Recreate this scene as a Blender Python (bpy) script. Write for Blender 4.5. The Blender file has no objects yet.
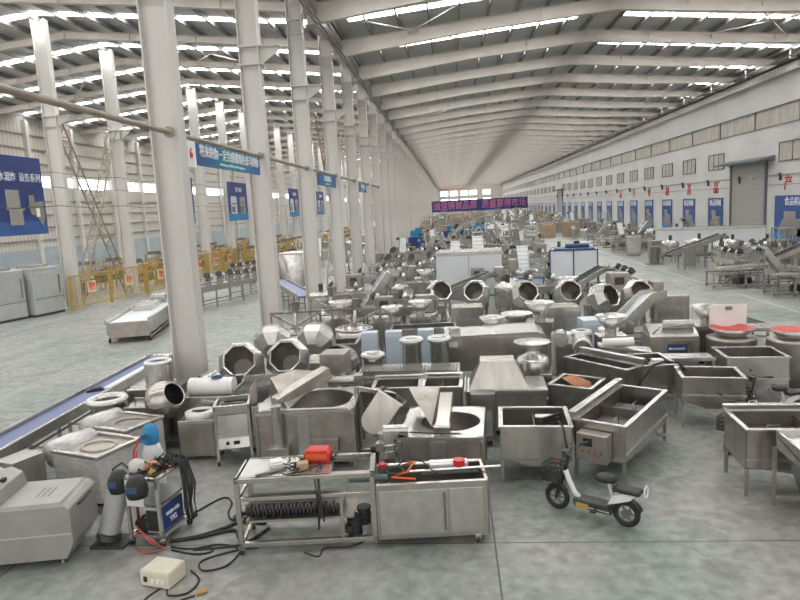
import bpy, math, random
from mathutils import Matrix, Vector
R = math.radians; PI = math.pi
scene = bpy.context.scene
C = scene.collection
rnd = random.Random(7)

# ------------------------------------------------------------------ camera
EYE = 4.2
F_PX = 640.0
cd = bpy.data.cameras.new('camera'); cam = bpy.data.objects.new('camera', cd); C.objects.link(cam)
cd.sensor_width = 36.0; cd.lens = 36.0 * F_PX / 800.0; cd.clip_end = 1000; cd.clip_start = 0.05
ROLL, PITCH, YAW = R(3.0), R(8.11), R(4.93)
cam.matrix_world = (Matrix.Translation((0, 0, EYE)) @ Matrix.Rotation(YAW, 4, 'Z')
                    @ Matrix.Rotation(R(90) - PITCH, 4, 'X') @ Matrix.Rotation(-ROLL, 4, 'Z'))
scene.camera = cam

# ------------------------------------------------------------------ world, exposure
SKY_STRENGTH = 1.1
SKYLIGHT_EMIT = 15.0
WINDOW_EMIT = 3.0
w = bpy.data.worlds.new('world'); scene.world = w; w.use_nodes = True
nt = w.node_tree; bg = nt.nodes['Background']
bg.inputs['Color'].default_value = (1.0, 0.985, 0.955, 1); bg.inputs['Strength'].default_value = SKY_STRENGTH
vs = scene.view_settings
vs.view_transform = 'Standard'; vs.look = 'None'; vs.gamma = 1.0; vs.use_curve_mapping = False
vs.exposure = 0.42
scene.cycles.use_denoising = True
scene.cycles.max_bounces = 8; scene.cycles.diffuse_bounces = 5; scene.cycles.glossy_bounces = 4
scene.cycles.sample_clamp_indirect = 6.0
scene.cycles.caustics_reflective = False; scene.cycles.caustics_refractive = False

# ------------------------------------------------------------------ materials
def mat(name, col, metal=0.0, rough=0.6, var=0.0, scale=3.0, bump=0.0, stretch=None, emit=0.0, alpha=None, spec=None):
    m = bpy.data.materials.new(name); m.use_nodes = True
    t = m.node_tree; b = t.nodes['Principled BSDF']
    b.inputs['Base Color'].default_value = (*col, 1); b.inputs['Metallic'].default_value = metal
    b.inputs['Roughness'].default_value = rough
    if spec is not None: b.inputs['Specular IOR Level'].default_value = spec
    tc = t.nodes.new('ShaderNodeTexCoord'); mp = t.nodes.new('ShaderNodeMapping')
    t.links.new(tc.outputs['Object'], mp.inputs['Vector'])
    if stretch: mp.inputs['Scale'].default_value = stretch
    n = t.nodes.new('ShaderNodeTexNoise'); n.inputs['Scale'].default_value = scale; n.inputs['Detail'].default_value = 5
    t.links.new(mp.outputs['Vector'], n.inputs['Vector'])
    if var:
        r = t.nodes.new('ShaderNodeValToRGB'); e = r.color_ramp.elements
        e[0].position = .3; e[1].position = .7
        e[0].color = (*[c * (1 - var) for c in col], 1); e[1].color = (*[min(1, c * (1 + var)) for c in col], 1)
        t.links.new(n.outputs['Fac'], r.inputs['Fac']); t.links.new(r.outputs['Color'], b.inputs['Base Color'])
    if bump:
        bp = t.nodes.new('ShaderNodeBump'); bp.inputs['Strength'].default_value = bump; bp.inputs['Distance'].default_value = .01
        t.links.new(n.outputs['Fac'], bp.inputs['Height']); t.links.new(bp.outputs['Normal'], b.inputs['Normal'])
    if emit:
        b.inputs['Emission Color'].default_value = (*col, 1); b.inputs['Emission Strength'].default_value = emit
    if alpha is not None: b.inputs['Alpha'].default_value = alpha
    return m

M = dict(
    steel=mat('brushed_steel', (.47, .44, .405), .85, .26, .14, 5, .10, (1, 1, .25)),
    steel_b=mat('bright_steel', (.56, .545, .52), .8, .26, .10, 6, .05),
    steel_d=mat('dull_steel', (.23, .22, .205), .75, .42, .2, 5, .1),
    steel_w=mat('warm_steel', (.40, .36, .325), .8, .40, .18, 4, .1),
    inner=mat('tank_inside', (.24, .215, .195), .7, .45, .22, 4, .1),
    white=mat('white_paint', (.80, .79, .77), 0, .45, .05, 2),
    column=mat('column_paint', (.65, .62, .585), 0, .5, .07, 1.2, 0, (1, 1, .3)),
    beam=mat('beam_paint', (.60, .55, .50), 0, .55, .08, 1),
    purlin=mat('galvanised_purlin', (.22, .21, .20), .3, .5, .1, 2),
    brace=mat('brace_paint', (.34, .285, .235), .1, .5, .2, 2),
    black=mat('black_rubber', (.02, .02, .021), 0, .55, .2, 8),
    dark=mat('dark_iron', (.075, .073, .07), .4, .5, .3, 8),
    grey=mat('grey_enamel', (.48, .49, .49), .1, .42, .06, 2),
    cgrey=mat('cabinet_grey', (.36, .35, .335), .35, .42, .08, 3),
    red=mat('red_plastic', (.62, .03, .03), 0, .4),
    redd=mat('red_silicone', (.58, .11, .10), 0, .5, .1, 4),
    blue=mat('blue_plastic', (.03, .23, .45), 0, .5, .1, 5),
    navy=mat('navy_enamel', (.04, .08, .17), .1, .45, .2, 4),
    sign=mat('sign_blue', (.022, .045, .20), 0, .5, .15, .6),
    sign2=mat('sign_cyan', (.02, .22, .50), 0, .5, .1, .6),
    yellow=mat('safety_yellow', (.50, .33, .08), 0, .5, .12, 4),
    orange=mat('orange_print', (.75, .13, .03), 0, .5),
    cream=mat('cream_print', (.78, .70, .50), 0, .6),
    ltext=mat('white_print', (.85, .86, .88), 0, .6),
    pink=mat('pink_lettering', (.72, .20, .36), 0, .5),
    rtext=mat('red_lettering', (.60, .04, .05), 0, .5),
    belt=mat('blue_belt', (.15, .18, .34), 0, .42, .08, 3),
    card=mat('cardboard', (.48, .33, .20), 0, .8, .1, 6),
    peach=mat('peach_board', (.85, .42, .25), 0, .5, .1, 6),
    tan=mat('leather_glove', (.56, .24, .12), 0, .7, .2, 8),
    wrap=mat('stretch_film', (.62, .60, .58), .25, .22, .16, 9, .7, (1, 1, 4)),
    cloth=mat('blue_cloth', (.03, .25, .50), 0, .6, .2, 7, .4),
    sack=mat('white_sack', (.55, .55, .52), 0, .7, .15, 7, .4),
    ivory=mat('ivory_plastic', (.68, .64, .52), 0, .5, .06, 4),
    copper=mat('copper_coil', (.6, .22, .08), .3, .4),
    green=mat('green_enamel', (.09, .15, .13), .1, .45, .1, 4),
    wood=mat('crate_wood', (.40, .30, .20), 0, .7, .2, 5),
    poster=mat('poster_blue', (.04, .10, .31), 0, .5, .2, .8),
    panelw=mat('white_panel', (.70, .72, .74), 0, .45, .04, 1.5),
    panelb=mat('pale_blue_panel', (.40, .46, .49), 0, .6, .08, .7),
    shutter=mat('roller_shutter', (.44, .42, .39), .2, .5, .1, 2, 0, (1, 1, 8)),
    blind=mat('window_blind', (.50, .46, .41), 0, .6, .2, 3, 0, (1, 1, .2)),
    frame=mat('window_frame', (.16, .17, .19), .2, .5),
    amber=mat('amber_paint', (.45, .30, .10), 0, .5, .15, 2),
    skin=mat('coolblue_box', (.56, .64, .72), 0, .45, .06, 3),
)

def mat_roof():
    m = bpy.data.materials.new('roof_sheet'); m.use_nodes = True; t = m.node_tree; b = t.nodes['Principled BSDF']
    tc = t.nodes.new('ShaderNodeTexCoord'); wv = t.nodes.new('ShaderNodeTexWave')
    wv.wave_type = 'BANDS'; wv.bands_direction = 'Y'; wv.inputs['Scale'].default_value = .85; wv.inputs['Distortion'].default_value = 0
    t.links.new(tc.outputs['Object'], wv.inputs['Vector'])
    r = t.nodes.new('ShaderNodeValToRGB'); e = r.color_ramp.elements
    e[0].position = .0; e[0].color = (.42, .42, .41, 1); e[1].position = .35; e[1].color = (.54, .53, .52, 1)
    t.links.new(wv.outputs['Fac'], r.inputs['Fac']); t.links.new(r.outputs['Color'], b.inputs['Base Color'])
    b.inputs['Roughness'].default_value = .5; b.inputs['Metallic'].default_value = .1
    return m
M['roof'] = mat_roof()

def mat_wall():
    m = bpy.data.materials.new('plaster_wall'); m.use_nodes = True; t = m.node_tree; b = t.nodes['Principled BSDF']
    tc = t.nodes.new('ShaderNodeTexCoord'); n = t.nodes.new('ShaderNodeTexNoise'); n.inputs['Scale'].default_value = .35; n.inputs['Detail'].default_value = 6
    t.links.new(tc.outputs['Object'], n.inputs['Vector'])
    r = t.nodes.new('ShaderNodeValToRGB'); e = r.color_ramp.elements
    e[0].position = .3; e[0].color = (.60, .585, .56, 1); e[1].position = .7; e[1].color = (.70, .685, .66, 1)
    t.links.new(n.outputs['Fac'], r.inputs['Fac']); t.links.new(r.outputs['Color'], b.inputs['Base Color'])
    b.inputs['Roughness'].default_value = .7
    return m
M['wall'] = mat_wall()

def mat_signg():
    m = bpy.data.materials.new('banner_print'); m.use_nodes = True; t = m.node_tree; b = t.nodes['Principled BSDF']
    tc = t.nodes.new('ShaderNodeTexCoord'); sp = t.nodes.new('ShaderNodeSeparateXYZ'); t.links.new(tc.outputs['Generated'], sp.inputs[0])
    r = t.nodes.new('ShaderNodeValToRGB'); e = r.color_ramp.elements
    e[0].position = 0; e[0].color = (.02, .07, .26, 1); e[1].position = 1; e[1].color = (.03, .08, .34, 1)
    x = e.new(.5); x.color = (.01, .28, .36, 1)
    t.links.new(sp.outputs['Y'], r.inputs['Fac']); t.links.new(r.outputs['Color'], b.inputs['Base Color']); b.inputs['Roughness'].default_value = .5
    return m
M['signg'] = mat_signg()

def mat_siding():
    m = bpy.data.materials.new('siding'); m.use_nodes = True; t = m.node_tree; b = t.nodes['Principled BSDF']
    tc = t.nodes.new('ShaderNodeTexCoord'); wv = t.nodes.new('ShaderNodeTexWave')
    wv.bands_direction = 'Y'; wv.inputs['Scale'].default_value = .7
    t.links.new(tc.outputs['Object'], wv.inputs['Vector'])
    r = t.nodes.new('ShaderNodeValToRGB'); e = r.color_ramp.elements
    e[0].position = .0; e[0].color = (.50, .46, .41, 1); e[1].position = .3; e[1].color = (.64, .60, .55, 1)
    t.links.new(wv.outputs['Fac'], r.inputs['Fac']); t.links.new(r.outputs['Color'], b.inputs['Base Color'])
    b.inputs['Roughness'].default_value = .6
    return m
M['siding'] = mat_siding()

def mat_floor():
    m = bpy.data.materials.new('worn_green_floor'); m.use_nodes = True; t = m.node_tree; b = t.nodes['Principled BSDF']; L = t.links.new
    tc = t.nodes.new('ShaderNodeTexCoord')
    def noise(s, d=6, dist=0.0, st=None):
        n = t.nodes.new('ShaderNodeTexNoise'); n.inputs['Scale'].default_value = s; n.inputs['Detail'].default_value = d; n.inputs['Distortion'].default_value = dist
        if st:
            mp = t.nodes.new('ShaderNodeMapping'); mp.inputs['Scale'].default_value = st; L(tc.outputs['Object'], mp.inputs['Vector']); L(mp.outputs['Vector'], n.inputs['Vector'])
        else: L(tc.outputs['Object'], n.inputs['Vector'])
        return n
    def ramp(src, p0, c0, p1, c1):
        r = t.nodes.new('ShaderNodeValToRGB'); e = r.color_ramp.elements
        e[0].position = p0; e[0].color = (*c0, 1); e[1].position = p1; e[1].color = (*c1, 1); L(src, r.inputs['Fac']); return r
    def mix(fac, a, c, mode='MIX'):
        x = t.nodes.new('ShaderNodeMix'); x.data_type = 'RGBA'; x.blend_type = mode
        if isinstance(fac, float): x.inputs['Factor'].default_value = fac
        else: L(fac, x.inputs['Factor'])
        for s, v in (('A', a), ('B', c)):
            if isinstance(v, tuple): x.inputs[s].default_value = (*v, 1)
            else: L(v, x.inputs[s])
        return x.outputs['Result']
    def mth(op, a, c=None):
        x = t.nodes.new('ShaderNodeMath'); x.operation = op
        for i, v in enumerate((a, c)):
            if v is None: continue
            if isinstance(v, (int, float)): x.inputs[i].default_value = v
            else: L(v, x.inputs[i])
        return x.outputs[0]
    g = ramp(noise(.38, 10, .25).outputs['Fac'], .40, (.232, .275, .245), .60, (.33, .325, .30))
    f = ramp(noise(5.5, 14, .25).outputs['Fac'], .34, (.72, .72, .72), .66, (1.18, 1.18, 1.18))
    c = mix(1.0, g.outputs['Color'], f.outputs['Color'], 'MULTIPLY')
    # pale scuffed streaks along the driving lane
    s = ramp(noise(1.0, 6, .3, (.9, .12, 1)).outputs['Fac'], .48, (0, 0, 0), .70, (.6, .6, .6))
    c = mix(s.outputs['Color'], c, (.40, .39, .365))
    # old dark stain patches
    d = ramp(noise(.9, 4, .2).outputs['Fac'], .57, (0, 0, 0), .62, (.42, .42, .42))
    c = mix(d.outputs['Color'], c, (.17, .172, .165))
    sp = t.nodes.new('ShaderNodeSeparateXYZ'); L(tc.outputs['Object'], sp.inputs[0])
    # joints every six metres
    def joint(axis, off, wdt):
        a = mth('ADD', sp.outputs[axis], off); a = mth('PINGPONG', a, 3.025); return mth('LESS_THAN', a, wdt)
    j = mth('MAXIMUM', joint('X', -.38 + 6.05 * 20, .012), joint('Y', -7.56 + 6.05 * 20, .010))
    c = mix(j, c, (.10, .10, .095))
    # white lane line worn on the floor
    ln = mth('LESS_THAN', mth('ABSOLUTE', mth('SUBTRACT', sp.outputs['X'], 11.7)), .07)
    ln = mth('MULTIPLY', ln, .45)
    c = mix(ln, c, (.62, .61, .57))
    L(c, b.inputs['Base Color'])
    rr = ramp(noise(2.0, 6).outputs['Fac'], .3, (.34, .34, .34), .7, (.55, .55, .55)); L(rr.outputs['Color'], b.inputs['Roughness'])
    b.inputs['Specular IOR Level'].default_value = .4
    return m
M['floor'] = mat_floor()
M['skylight'] = mat('skylight_sheet', (1.0, 1.0, .98), 0, .6, emit=SKYLIGHT_EMIT)
M['daypane'] = mat('daylit_pane', (.96, .98, 1.0), 0, .3, emit=WINDOW_EMIT)

# ------------------------------------------------------------------ mesh building
class MB:
    """collects shapes; build() links them as one mesh object"""
    def __init__(s): s.v = []; s.f = []; s.sm = []
    def add(s, vs, fs, T=None, smooth=False):
        o = len(s.v)
        for p in vs:
            p = Vector(p); s.v.append(tuple(T @ p if T else p))
        s.f += [tuple(i + o for i in q) for q in fs]; s.sm += [smooth] * len(fs); return s
    def box(s, c, d, rot=None, T=None):
        x, y, z = d[0] / 2, d[1] / 2, d[2] / 2
        vs = [(a, b_, e) for a in (-x, x) for b_ in (-y, y) for e in (-z, z)]
        fs = [(0, 1, 3, 2), (4, 6, 7, 5), (0, 4, 5, 1), (2, 3, 7, 6), (0, 2, 6, 4), (1, 5, 7, 3)]
        m = Matrix.Translation(c)
        if rot is not None: m = m @ rot.to_4x4()
        return s.add(vs, fs, (T @ m) if T else m)
    def b2(s, x0, x1, y0, y1, z0, z1): return s.box(((x0 + x1) / 2, (y0 + y1) / 2, (z0 + z1) / 2), (x1 - x0, y1 - y0, z1 - z0))
    def bar(s, p, q, w, h=None):
        p = Vector(p); q = Vector(q); d = q - p; L_ = d.length
        if L_ < 1e-6: return s
        rot = d.to_track_quat('Y', 'Z').to_matrix()
        return s.box((p + q) / 2, (w, L_, h or w), rot)
    def cyl(s, p, q, r, n=14, r2=None, cap=True):
        p = Vector(p); q = Vector(q); r2 = r if r2 is None else r2
        rot = (q - p).to_track_quat('Z', 'Y').to_matrix(); vs = []
        for c_, rr in ((p, r), (q, r2)):
            for i in range(n):
                a = 2 * PI * i / n; vs.append(c_ + rot @ Vector((rr * math.cos(a), rr * math.sin(a), 0)))
        s.add(vs, [(i, (i + 1) % n, n + (i + 1) % n, n + i) for i in range(n)], smooth=n > 8)
        if cap: s.add(vs, [tuple(range(n))[::-1], tuple(range(n, 2 * n))])
        return s
    def tube(s, pts, r, n=7):
        pts = [Vector(p) for p in pts]; vs = []; k = len(pts)
        for i, p in enumerate(pts):
            d = (pts[min(i + 1, k - 1)] - pts[max(i - 1, 0)]).normalized(); rot = d.to_track_quat('Z', 'Y').to_matrix()
            for j in range(n):
                a = 2 * PI * j / n; vs.append(p + rot @ Vector((r * math.cos(a), r * math.sin(a), 0)))
        fs = [(i * n + j, i * n + (j + 1) % n, (i + 1) * n + (j + 1) % n, (i + 1) * n + j) for i in range(k - 1) for j in range(n)]
        fs += [tuple(range(n))[::-1], tuple(range((k - 1) * n, k * n))]
        return s.add(vs, fs, smooth=True)
    def lathe(s, prof, n=24, T=None, smooth=True):
        """prof = [(radius, z)...] about Z"""
        vs = []; k = len(prof)
        for r_, z in prof:
            for j in range(n):
                a = 2 * PI * (j + .5) / n; vs.append((r_ * math.cos(a), r_ * math.sin(a), z))
        fs = [(i * n + j, i * n + (j + 1) % n, (i + 1) * n + (j + 1) % n, (i + 1) * n + j) for i in range(k - 1) for j in range(n)]
        return s.add(vs, fs, T, smooth)
    def prism(s, poly, y0, y1, T=None):
        """poly in x,z swept along y"""
        n = len(poly); vs = [(x, y0, z) for x, z in poly] + [(x, y1, z) for x, z in poly]
        fs = [(i, (i + 1) % n, n + (i + 1) % n, n + i) for i in range(n)] + [tuple(range(n))[::-1], tuple(range(n, 2 * n))]
        return s.add(vs, fs, T)
    def prismx(s, poly, x0, x1, T=None):
        """poly in y,z swept along x"""
        n = len(poly); vs = [(x0, y, z) for y, z in poly] + [(x1, y, z) for y, z in poly]
        fs = [(i, (i + 1) % n, n + (i + 1) % n, n + i) for i in range(n)] + [tuple(range(n))[::-1], tuple(range(n, 2 * n))]
        return s.add(vs, fs, T)
    def torus(s, c, R0, r0, axis='Z', n=28, m=8, rot=None):
        vs = []; A = {'Z': Matrix.Identity(3), 'X': Matrix.Rotation(R(90), 3, 'Y'), 'Y': Matrix.Rotation(R(90), 3, 'X')}[axis]
        if rot is not None: A = rot @ A
        for i in range(n):
            a = 2 * PI * i / n
            for j in range(m):
                b_ = 2 * PI * j / m; q = Vector(((R0 + r0 * math.cos(b_)) * math.cos(a), (R0 + r0 * math.cos(b_)) * math.sin(a), r0 * math.sin(b_)))
                vs.append(Vector(c) + A @ q)
        fs = [(i * m + j, ((i + 1) % n) * m + j, ((i + 1) % n) * m + (j + 1) % m, i * m + (j + 1) % m) for i in range(n) for j in range(m)]
        return s.add(vs, fs, smooth=True)
    def hole_plate(s, x0, x1, y0, y1, z, th, cx, cy, r, n=32):
        """square plate with a round hole"""
        vs = []
        for zz in (z, z - th):
            for i in range(n):
                a = 2 * PI * (i + .5) / n; dx, dy = math.cos(a), math.sin(a)
                tx = ((x1 if dx > 0 else x0) - cx) / dx if abs(dx) > 1e-6 else 1e9
                ty = ((y1 if dy > 0 else y0) - cy) / dy if abs(dy) > 1e-6 else 1e9
                k = min(tx, ty); vs.append((cx + dx * k, cy + dy * k, zz))
            for i in range(n):
                a = 2 * PI * (i + .5) / n; vs.append((cx + r * math.cos(a), cy + r * math.sin(a), zz))
        fs = []
        for i in range(n):
            j = (i + 1) % n
            fs += [(i, j, n + j, n + i), (n + i, n + j, 3 * n + j, 3 * n + i), (2 * n + j, 2 * n + i, 3 * n + i, 3 * n + j)]
        return s.add(vs, fs).b2(x0, x1, y0, y0 + .012, z - th, z - .001).b2(x0, x1, y1 - .012, y1, z - th, z - .001).b2(x0, x0 + .012, y0, y1, z - th, z - .001).b2(x1 - .012, x1, y0, y1, z - th, z - .001)
    def build(s, name, m, parent=None, loc=None, bevel=0.0):
        me = bpy.data.meshes.new(name); me.from_pydata(s.v, [], s.f)
        me.polygons.foreach_set('use_smooth', s.sm); me.materials.append(M[m] if isinstance(m, str) else m)
        import bmesh
        b = bmesh.new(); b.from_mesh(me); bmesh.ops.recalc_face_normals(b, faces=b.faces[:]); b.to_mesh(me); b.free()
        o = bpy.data.objects.new(name, me); C.objects.link(o)
        if parent: o.parent = parent
        if loc: o.location = loc
        if bevel:
            bv = o.modifiers.new('bevel', 'BEVEL'); bv.width = bevel; bv.segments = 2; bv.limit_method = 'ANGLE'
        return o

def tag(o, label=None, cat=None, group=None, kind=None):
    for k, v in (('label', label), ('category', cat), ('group', group), ('kind', kind)):
        if v: o[k] = v
    return o
def root(name, loc=(0, 0, 0), rz=0.0, label=None, cat=None, group=None):
    o = bpy.data.objects.new(name, None); C.objects.link(o); o.location = loc; o.rotation_euler = (0, 0, rz); o.empty_display_size = .2
    return tag(o, label, cat, group)
def place(o, x, y, rz=0.0, label=None, group=None, z=0.0, cat=None):
    o.location = (x, y, z); o.rotation_euler = (0, 0, R(rz)); return tag(o, label, cat, group)
KIDS = {}
def kids(o): return [c for c in o.children]
def clone(o, x, y, rz=0.0, label=None, group=None, z=0.0, sc=None):
    r_ = o.copy(); C.objects.link(r_); r_.location = (x, y, z); r_.rotation_euler = (0, 0, R(rz))
    if sc: r_.scale = (sc, sc, sc)
    if group: r_['group'] = group
    elif 'group' in r_: del r_['group']
    if label: r_['label'] = label
    for ch in kids(o):
        c = ch.copy(); C.objects.link(c); c.parent = r_
        for g_ in kids(ch):
            d = g_.copy(); C.objects.link(d); d.parent = c
    return r_
def struct(o): o['kind'] = 'structure'; return o
def text(s_, size, m, parent, loc, rot, name='lettering', depth=.01, squeeze=1.0):
    cu = bpy.data.curves.new(name, 'FONT'); cu.body = s_; cu.size = size; cu.align_x = 'CENTER'; cu.align_y = 'CENTER'; cu.extrude = depth; cu.offset = size * .004
    tmp = bpy.data.objects.new('tmp', cu); C.objects.link(tmp)
    dg = bpy.context.evaluated_depsgraph_get(); me = bpy.data.meshes.new_from_object(tmp.evaluated_get(dg)); me.name = name
    bpy.data.objects.remove(tmp); bpy.data.curves.remove(cu)
    me.materials.clear(); me.materials.append(M[m]); o = bpy.data.objects.new(name, me); C.objects.link(o)
    if parent: o.parent = parent
    o.location = loc; o.rotation_euler = rot; o.scale = (squeeze, 1, 1)
    return o

# ------------------------------------------------------------------ hall shell
XL, XR, XC, XM, YF, YN = -33.2, 22.0, -5.6, -19.4, 276.0, -6.0
BAY = 6.05
struct(MB().b2(XL, XR, YN, YF, -.2, 0).build('floor', 'floor'))
ridges = ((XC, 12.85, 8.3, 14.0, XR, 12.75), (XL, 12.9, XM, 14.3, XC, 12.85))
def roof_z(x):
    for a, za, m_, zm, c_, zc in ridges:
        if a <= x <= c_: return za + (zm - za) * (x - a) / (m_ - a) if x <= m_ else zm + (zc - zm) * (x - m_) / (c_ - m_)
rf = MB()
for a, za, m_, zm, c_, zc in ridges:
    rf.prism([(a, za + .06), (m_, zm + .06), (c_, zc + .06), (c_, zc + .12), (m_, zm + .12), (a, za + .12)], YN, YF)
struct(rf.build('ceiling', 'roof'))
# purlins along the hall
x = XL + .6; pu = MB()
while x < XR - .3:
    z = roof_z(x); pu.b2(x - .04, x + .04, YN, YF, z - .19, z + .03); x += 1.45
struct(pu.build('ceiling_purlin', 'purlin'))
# rafters across the hall, one per bay
def rafter(a, za, m_, zm, c_, zc, y):
    b_ = MB(); D = (.80, .55, .62, .60, .32) if c_ > 0 else (.38, .30, .36, .30, .38)
    for (x0, z0, d0), (x1, z1, d1) in (((a, za, D[0]), ((a + m_) / 2, (za + zm) / 2, D[1])), (((a + m_) / 2, (za + zm) / 2, D[1]), (m_, zm, D[2])), ((m_, zm, D[2]), ((m_ + c_) / 2, (zm + zc) / 2, D[3])), (((m_ + c_) / 2, (zm + zc) / 2, D[3]), (c_, zc, D[4]))):
        b_.prism([(x0, z0 - .2), (x1, z1 - .2), (x1, z1 - .2 - d1), (x0, z0 - .2 - d0)], y - .02, y + .02)
        b_.prism([(x0, z0 - .2), (x1, z1 - .2), (x1, z1 - .22), (x0, z0 - .22)], y - .14, y + .14)
        b_.prism([(x0, z0 - .2 - d0), (x1, z1 - .2 - d1), (x1, z1 - .225 - d1), (x0, z0 - .225 - d0)], y - .14, y + .14)
    for i in range(1, 8):
        xx = a + (c_ - a) * i / 8; zz = roof_z(xx) - .2
        b_.b2(xx - .01, xx + .01, y - .12, y + .12, zz - .34, zz)
    return b_
for rd in ridges:
    base = None
    for k in range(-6, 39):
        y = (39.4 if rd[4] > 0 else 39.1) + BAY * k
        if y < YN or y > YF: continue
        if base is None: base = struct(rafter(*rd, 0).build('ceiling_rafter', 'beam')); o = base
        else: o = base.copy(); C.objects.link(o)
        o.location = (0, y, 0)
# translucent roof strips
def strip(x0, x1):
    b_ = MB(); n = max(1, int((x1 - x0) / 1.45 + .5))
    z0, z1 = roof_z(x0), roof_z(x1)
    b_.prism([(x0, z0 + .03), (x1, z1 + .03), (x1, z1 + .05), (x0, z0 + .05)], -.26, .26)
    return b_
for x0, x1 in ((XC + 1.2, 7.2), (9.6, XR - .3), (XL + .4, XM), (XM, XC - .3)):
    base = None
    for k in range(-6, 39):
        y = 43.1 + BAY * k - (.2 if x1 < XC + .1 else 0)
        if y < YN + 1 or y > YF - 1: continue
        if base is None: base = struct(strip(x0, x1).build('ceiling_skylight', 'skylight')); o = base
        else: o = base.copy(); C.objects.link(o)
        o.location = (0, y, 0)
# roof bracing crosses
for cx, cy in ((-1.5, 33), (-1.5, 63), (17, 39.4 - 3), (-24, 33), (-13, 39.4 - 3), (-26, 45)):
    b_ = MB()
    for sgn in (-1, 1):
        x0, x1 = cx - 2.2, cx + 2.2
        b_.cyl((x0, cy - 2.9 * sgn, roof_z(x0) - .35), (x1, cy + 2.9 * sgn, roof_z(x1) - .35), .03, 6)
    struct(b_.build('ceiling_brace', 'beam'))

# right wall
wr = MB().b2(XR, XR + .3, YN, YF, 0, 8.45).b2(XR, XR + .3, YN, YF, 9.65, 12.9).build('wall_right', 'wall')
struct(wr)
struct(MB().b2(XR + .05, XR + .3, YN, YF, 8.45, 9.65).build('trim_1', 'blind'))
t_ = MB().b2(XR - .06, XR, YN, YF, 8.40, 8.46).b2(XR - .06, XR, YN, YF, 9.64, 9.70)
y = 42.0 + 1.2 - BAY * 7
while y < YF: t_.b2(XR - .02, XR + .06, y - .05, y + .05, 8.45, 9.65); y += BAY
struct(t_.build('trim_2', 'frame'))
# gutter and crane rail under the right eave
struct(MB().b2(XR - .5, XR, YN, YF, 12.05, 12.12).b2(XR - .5, XR - .45, YN, YF, 12.05, 12.4).b2(XR - .9, XR - .84, YN, YF, 12.2, 12.3).build('trim_3', 'steel_d'))
struct(MB().b2(XR - .35, XR, YN, YF, 11.55, 12.04).build('trim_4', 'siding'))
b_ = MB(); y = 42.8 - BAY * 7
while y < YF:
    b_.box((XR - .45, y, 12.35), (.9, .2, .5)); b_.box((XR - .2, y, 5.0), (.12, .1, .12)); y += BAY
struct(b_.build('trim_5', 'column'))
struct(MB().b2(XR - .05, XR, YN, YF, 5.05, 5.16).b2(XR - .04, XR, YN, YF, 4.45, 4.5).build('trim_6', 'cgrey'))
# windows of the right wall
wn = 0
def window(yc, w_, z0, z1):
    global wn; wn += 1
    f = MB().b2(XR - .08, XR - .005, yc - w_ / 2 - .06, yc - w_ / 2, z0, z1).b2(XR - .08, XR - .005, yc + w_ / 2, yc + w_ / 2 + .06, z0, z1)
    f.b2(XR - .08, XR - .005, yc - w_ / 2 - .06, yc + w_ / 2 + .06, z1, z1 + .07).b2(XR - .08, XR - .005, yc - w_ / 2 - .06, yc + w_ / 2 + .06, z0 - .07, z0)
    for i in (1, 2): f.b2(XR - .06, XR - .005, yc - w_ / 2 + w_ * i / 3 - .03, yc - w_ / 2 + w_ * i / 3 + .03, z0, z1)
    o = struct(f.build('window_%d' % wn, 'frame'))
    MB().b2(XR - .03, XR - .006, yc - w_ / 2, yc + w_ / 2, z0, z1).build('pane', 'blind', o)
for k in range(-2, 38):
    yc = 43.75 + BAY * k
    if k in (1, 15): continue
    if yc < YF - 3: window(yc if k else 43.0, 3.0 if k else 5.0, 6.05, 7.2)
# big roller shutter door and a farther one
for n_, (yc, w_, h_) in enumerate(((50.0, 5.6, 6.05), (132.5, 5.6, 6.05))):
    d = struct(MB().b2(XR - .07, XR - .005, yc - w_ / 2, yc + w_ / 2, 0, h_).build('door_%d' % (n_ + 1), 'shutter'))
    f = MB()
    for s_ in (-1, 1): f.b2(XR - .15, XR - .005, yc + s_ * w_ / 2 - .09, yc + s_ * w_ / 2 + .09, 0, h_ + .1)
    f.build('door_frame', 'frame', d)
    g_ = MB()
    for i in range(7): g_.b2(XR - .085, XR - .06, yc - w_ / 2, yc + w_ / 2, .4 + i * .85, .43 + i * .85)
    g_.build('slat_line', 'cgrey', d)
    MB().prism([(XR - 1.1, h_ + .2), (XR - .005, h_ + .45), (XR - .005, h_ + .12), (XR - 1.1, h_ + .06)], yc - w_ / 2 - 1.1, yc + w_ / 2 + .7).build('door_canopy', 'frame', d)

# far wall
struct(MB().b2(XL, XR, YF, YF + .3, 0, 14.5).build('wall_far', 'siding'))
for i, (x0, z0, z1) in enumerate([(a, b_, b_ + 1.9) for a in (-4.2, 4.2) for b_ in (5.0, 8.4)] + [(a, b_, b_ + 1.9) for a in (-.2, 8.0, 13.6, -14, -22, -28) for b_ in (5.0, 8.4)]):
    wn += 1; o = struct(MB().b2(x0, x0 + 3.2, YF - .06, YF - .01, z0 - .08, z1 + .08).build('window_%d' % wn, 'white'))
    MB().b2(x0 + .1, x0 + 3.1, YF - .1, YF - .05, z0, z1).build('pane', 'daypane', o)
struct(MB().b2(-5, 6, YF - .3, YF - .02, 11.2, 11.5).build('trim_7', 'tan'))

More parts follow.
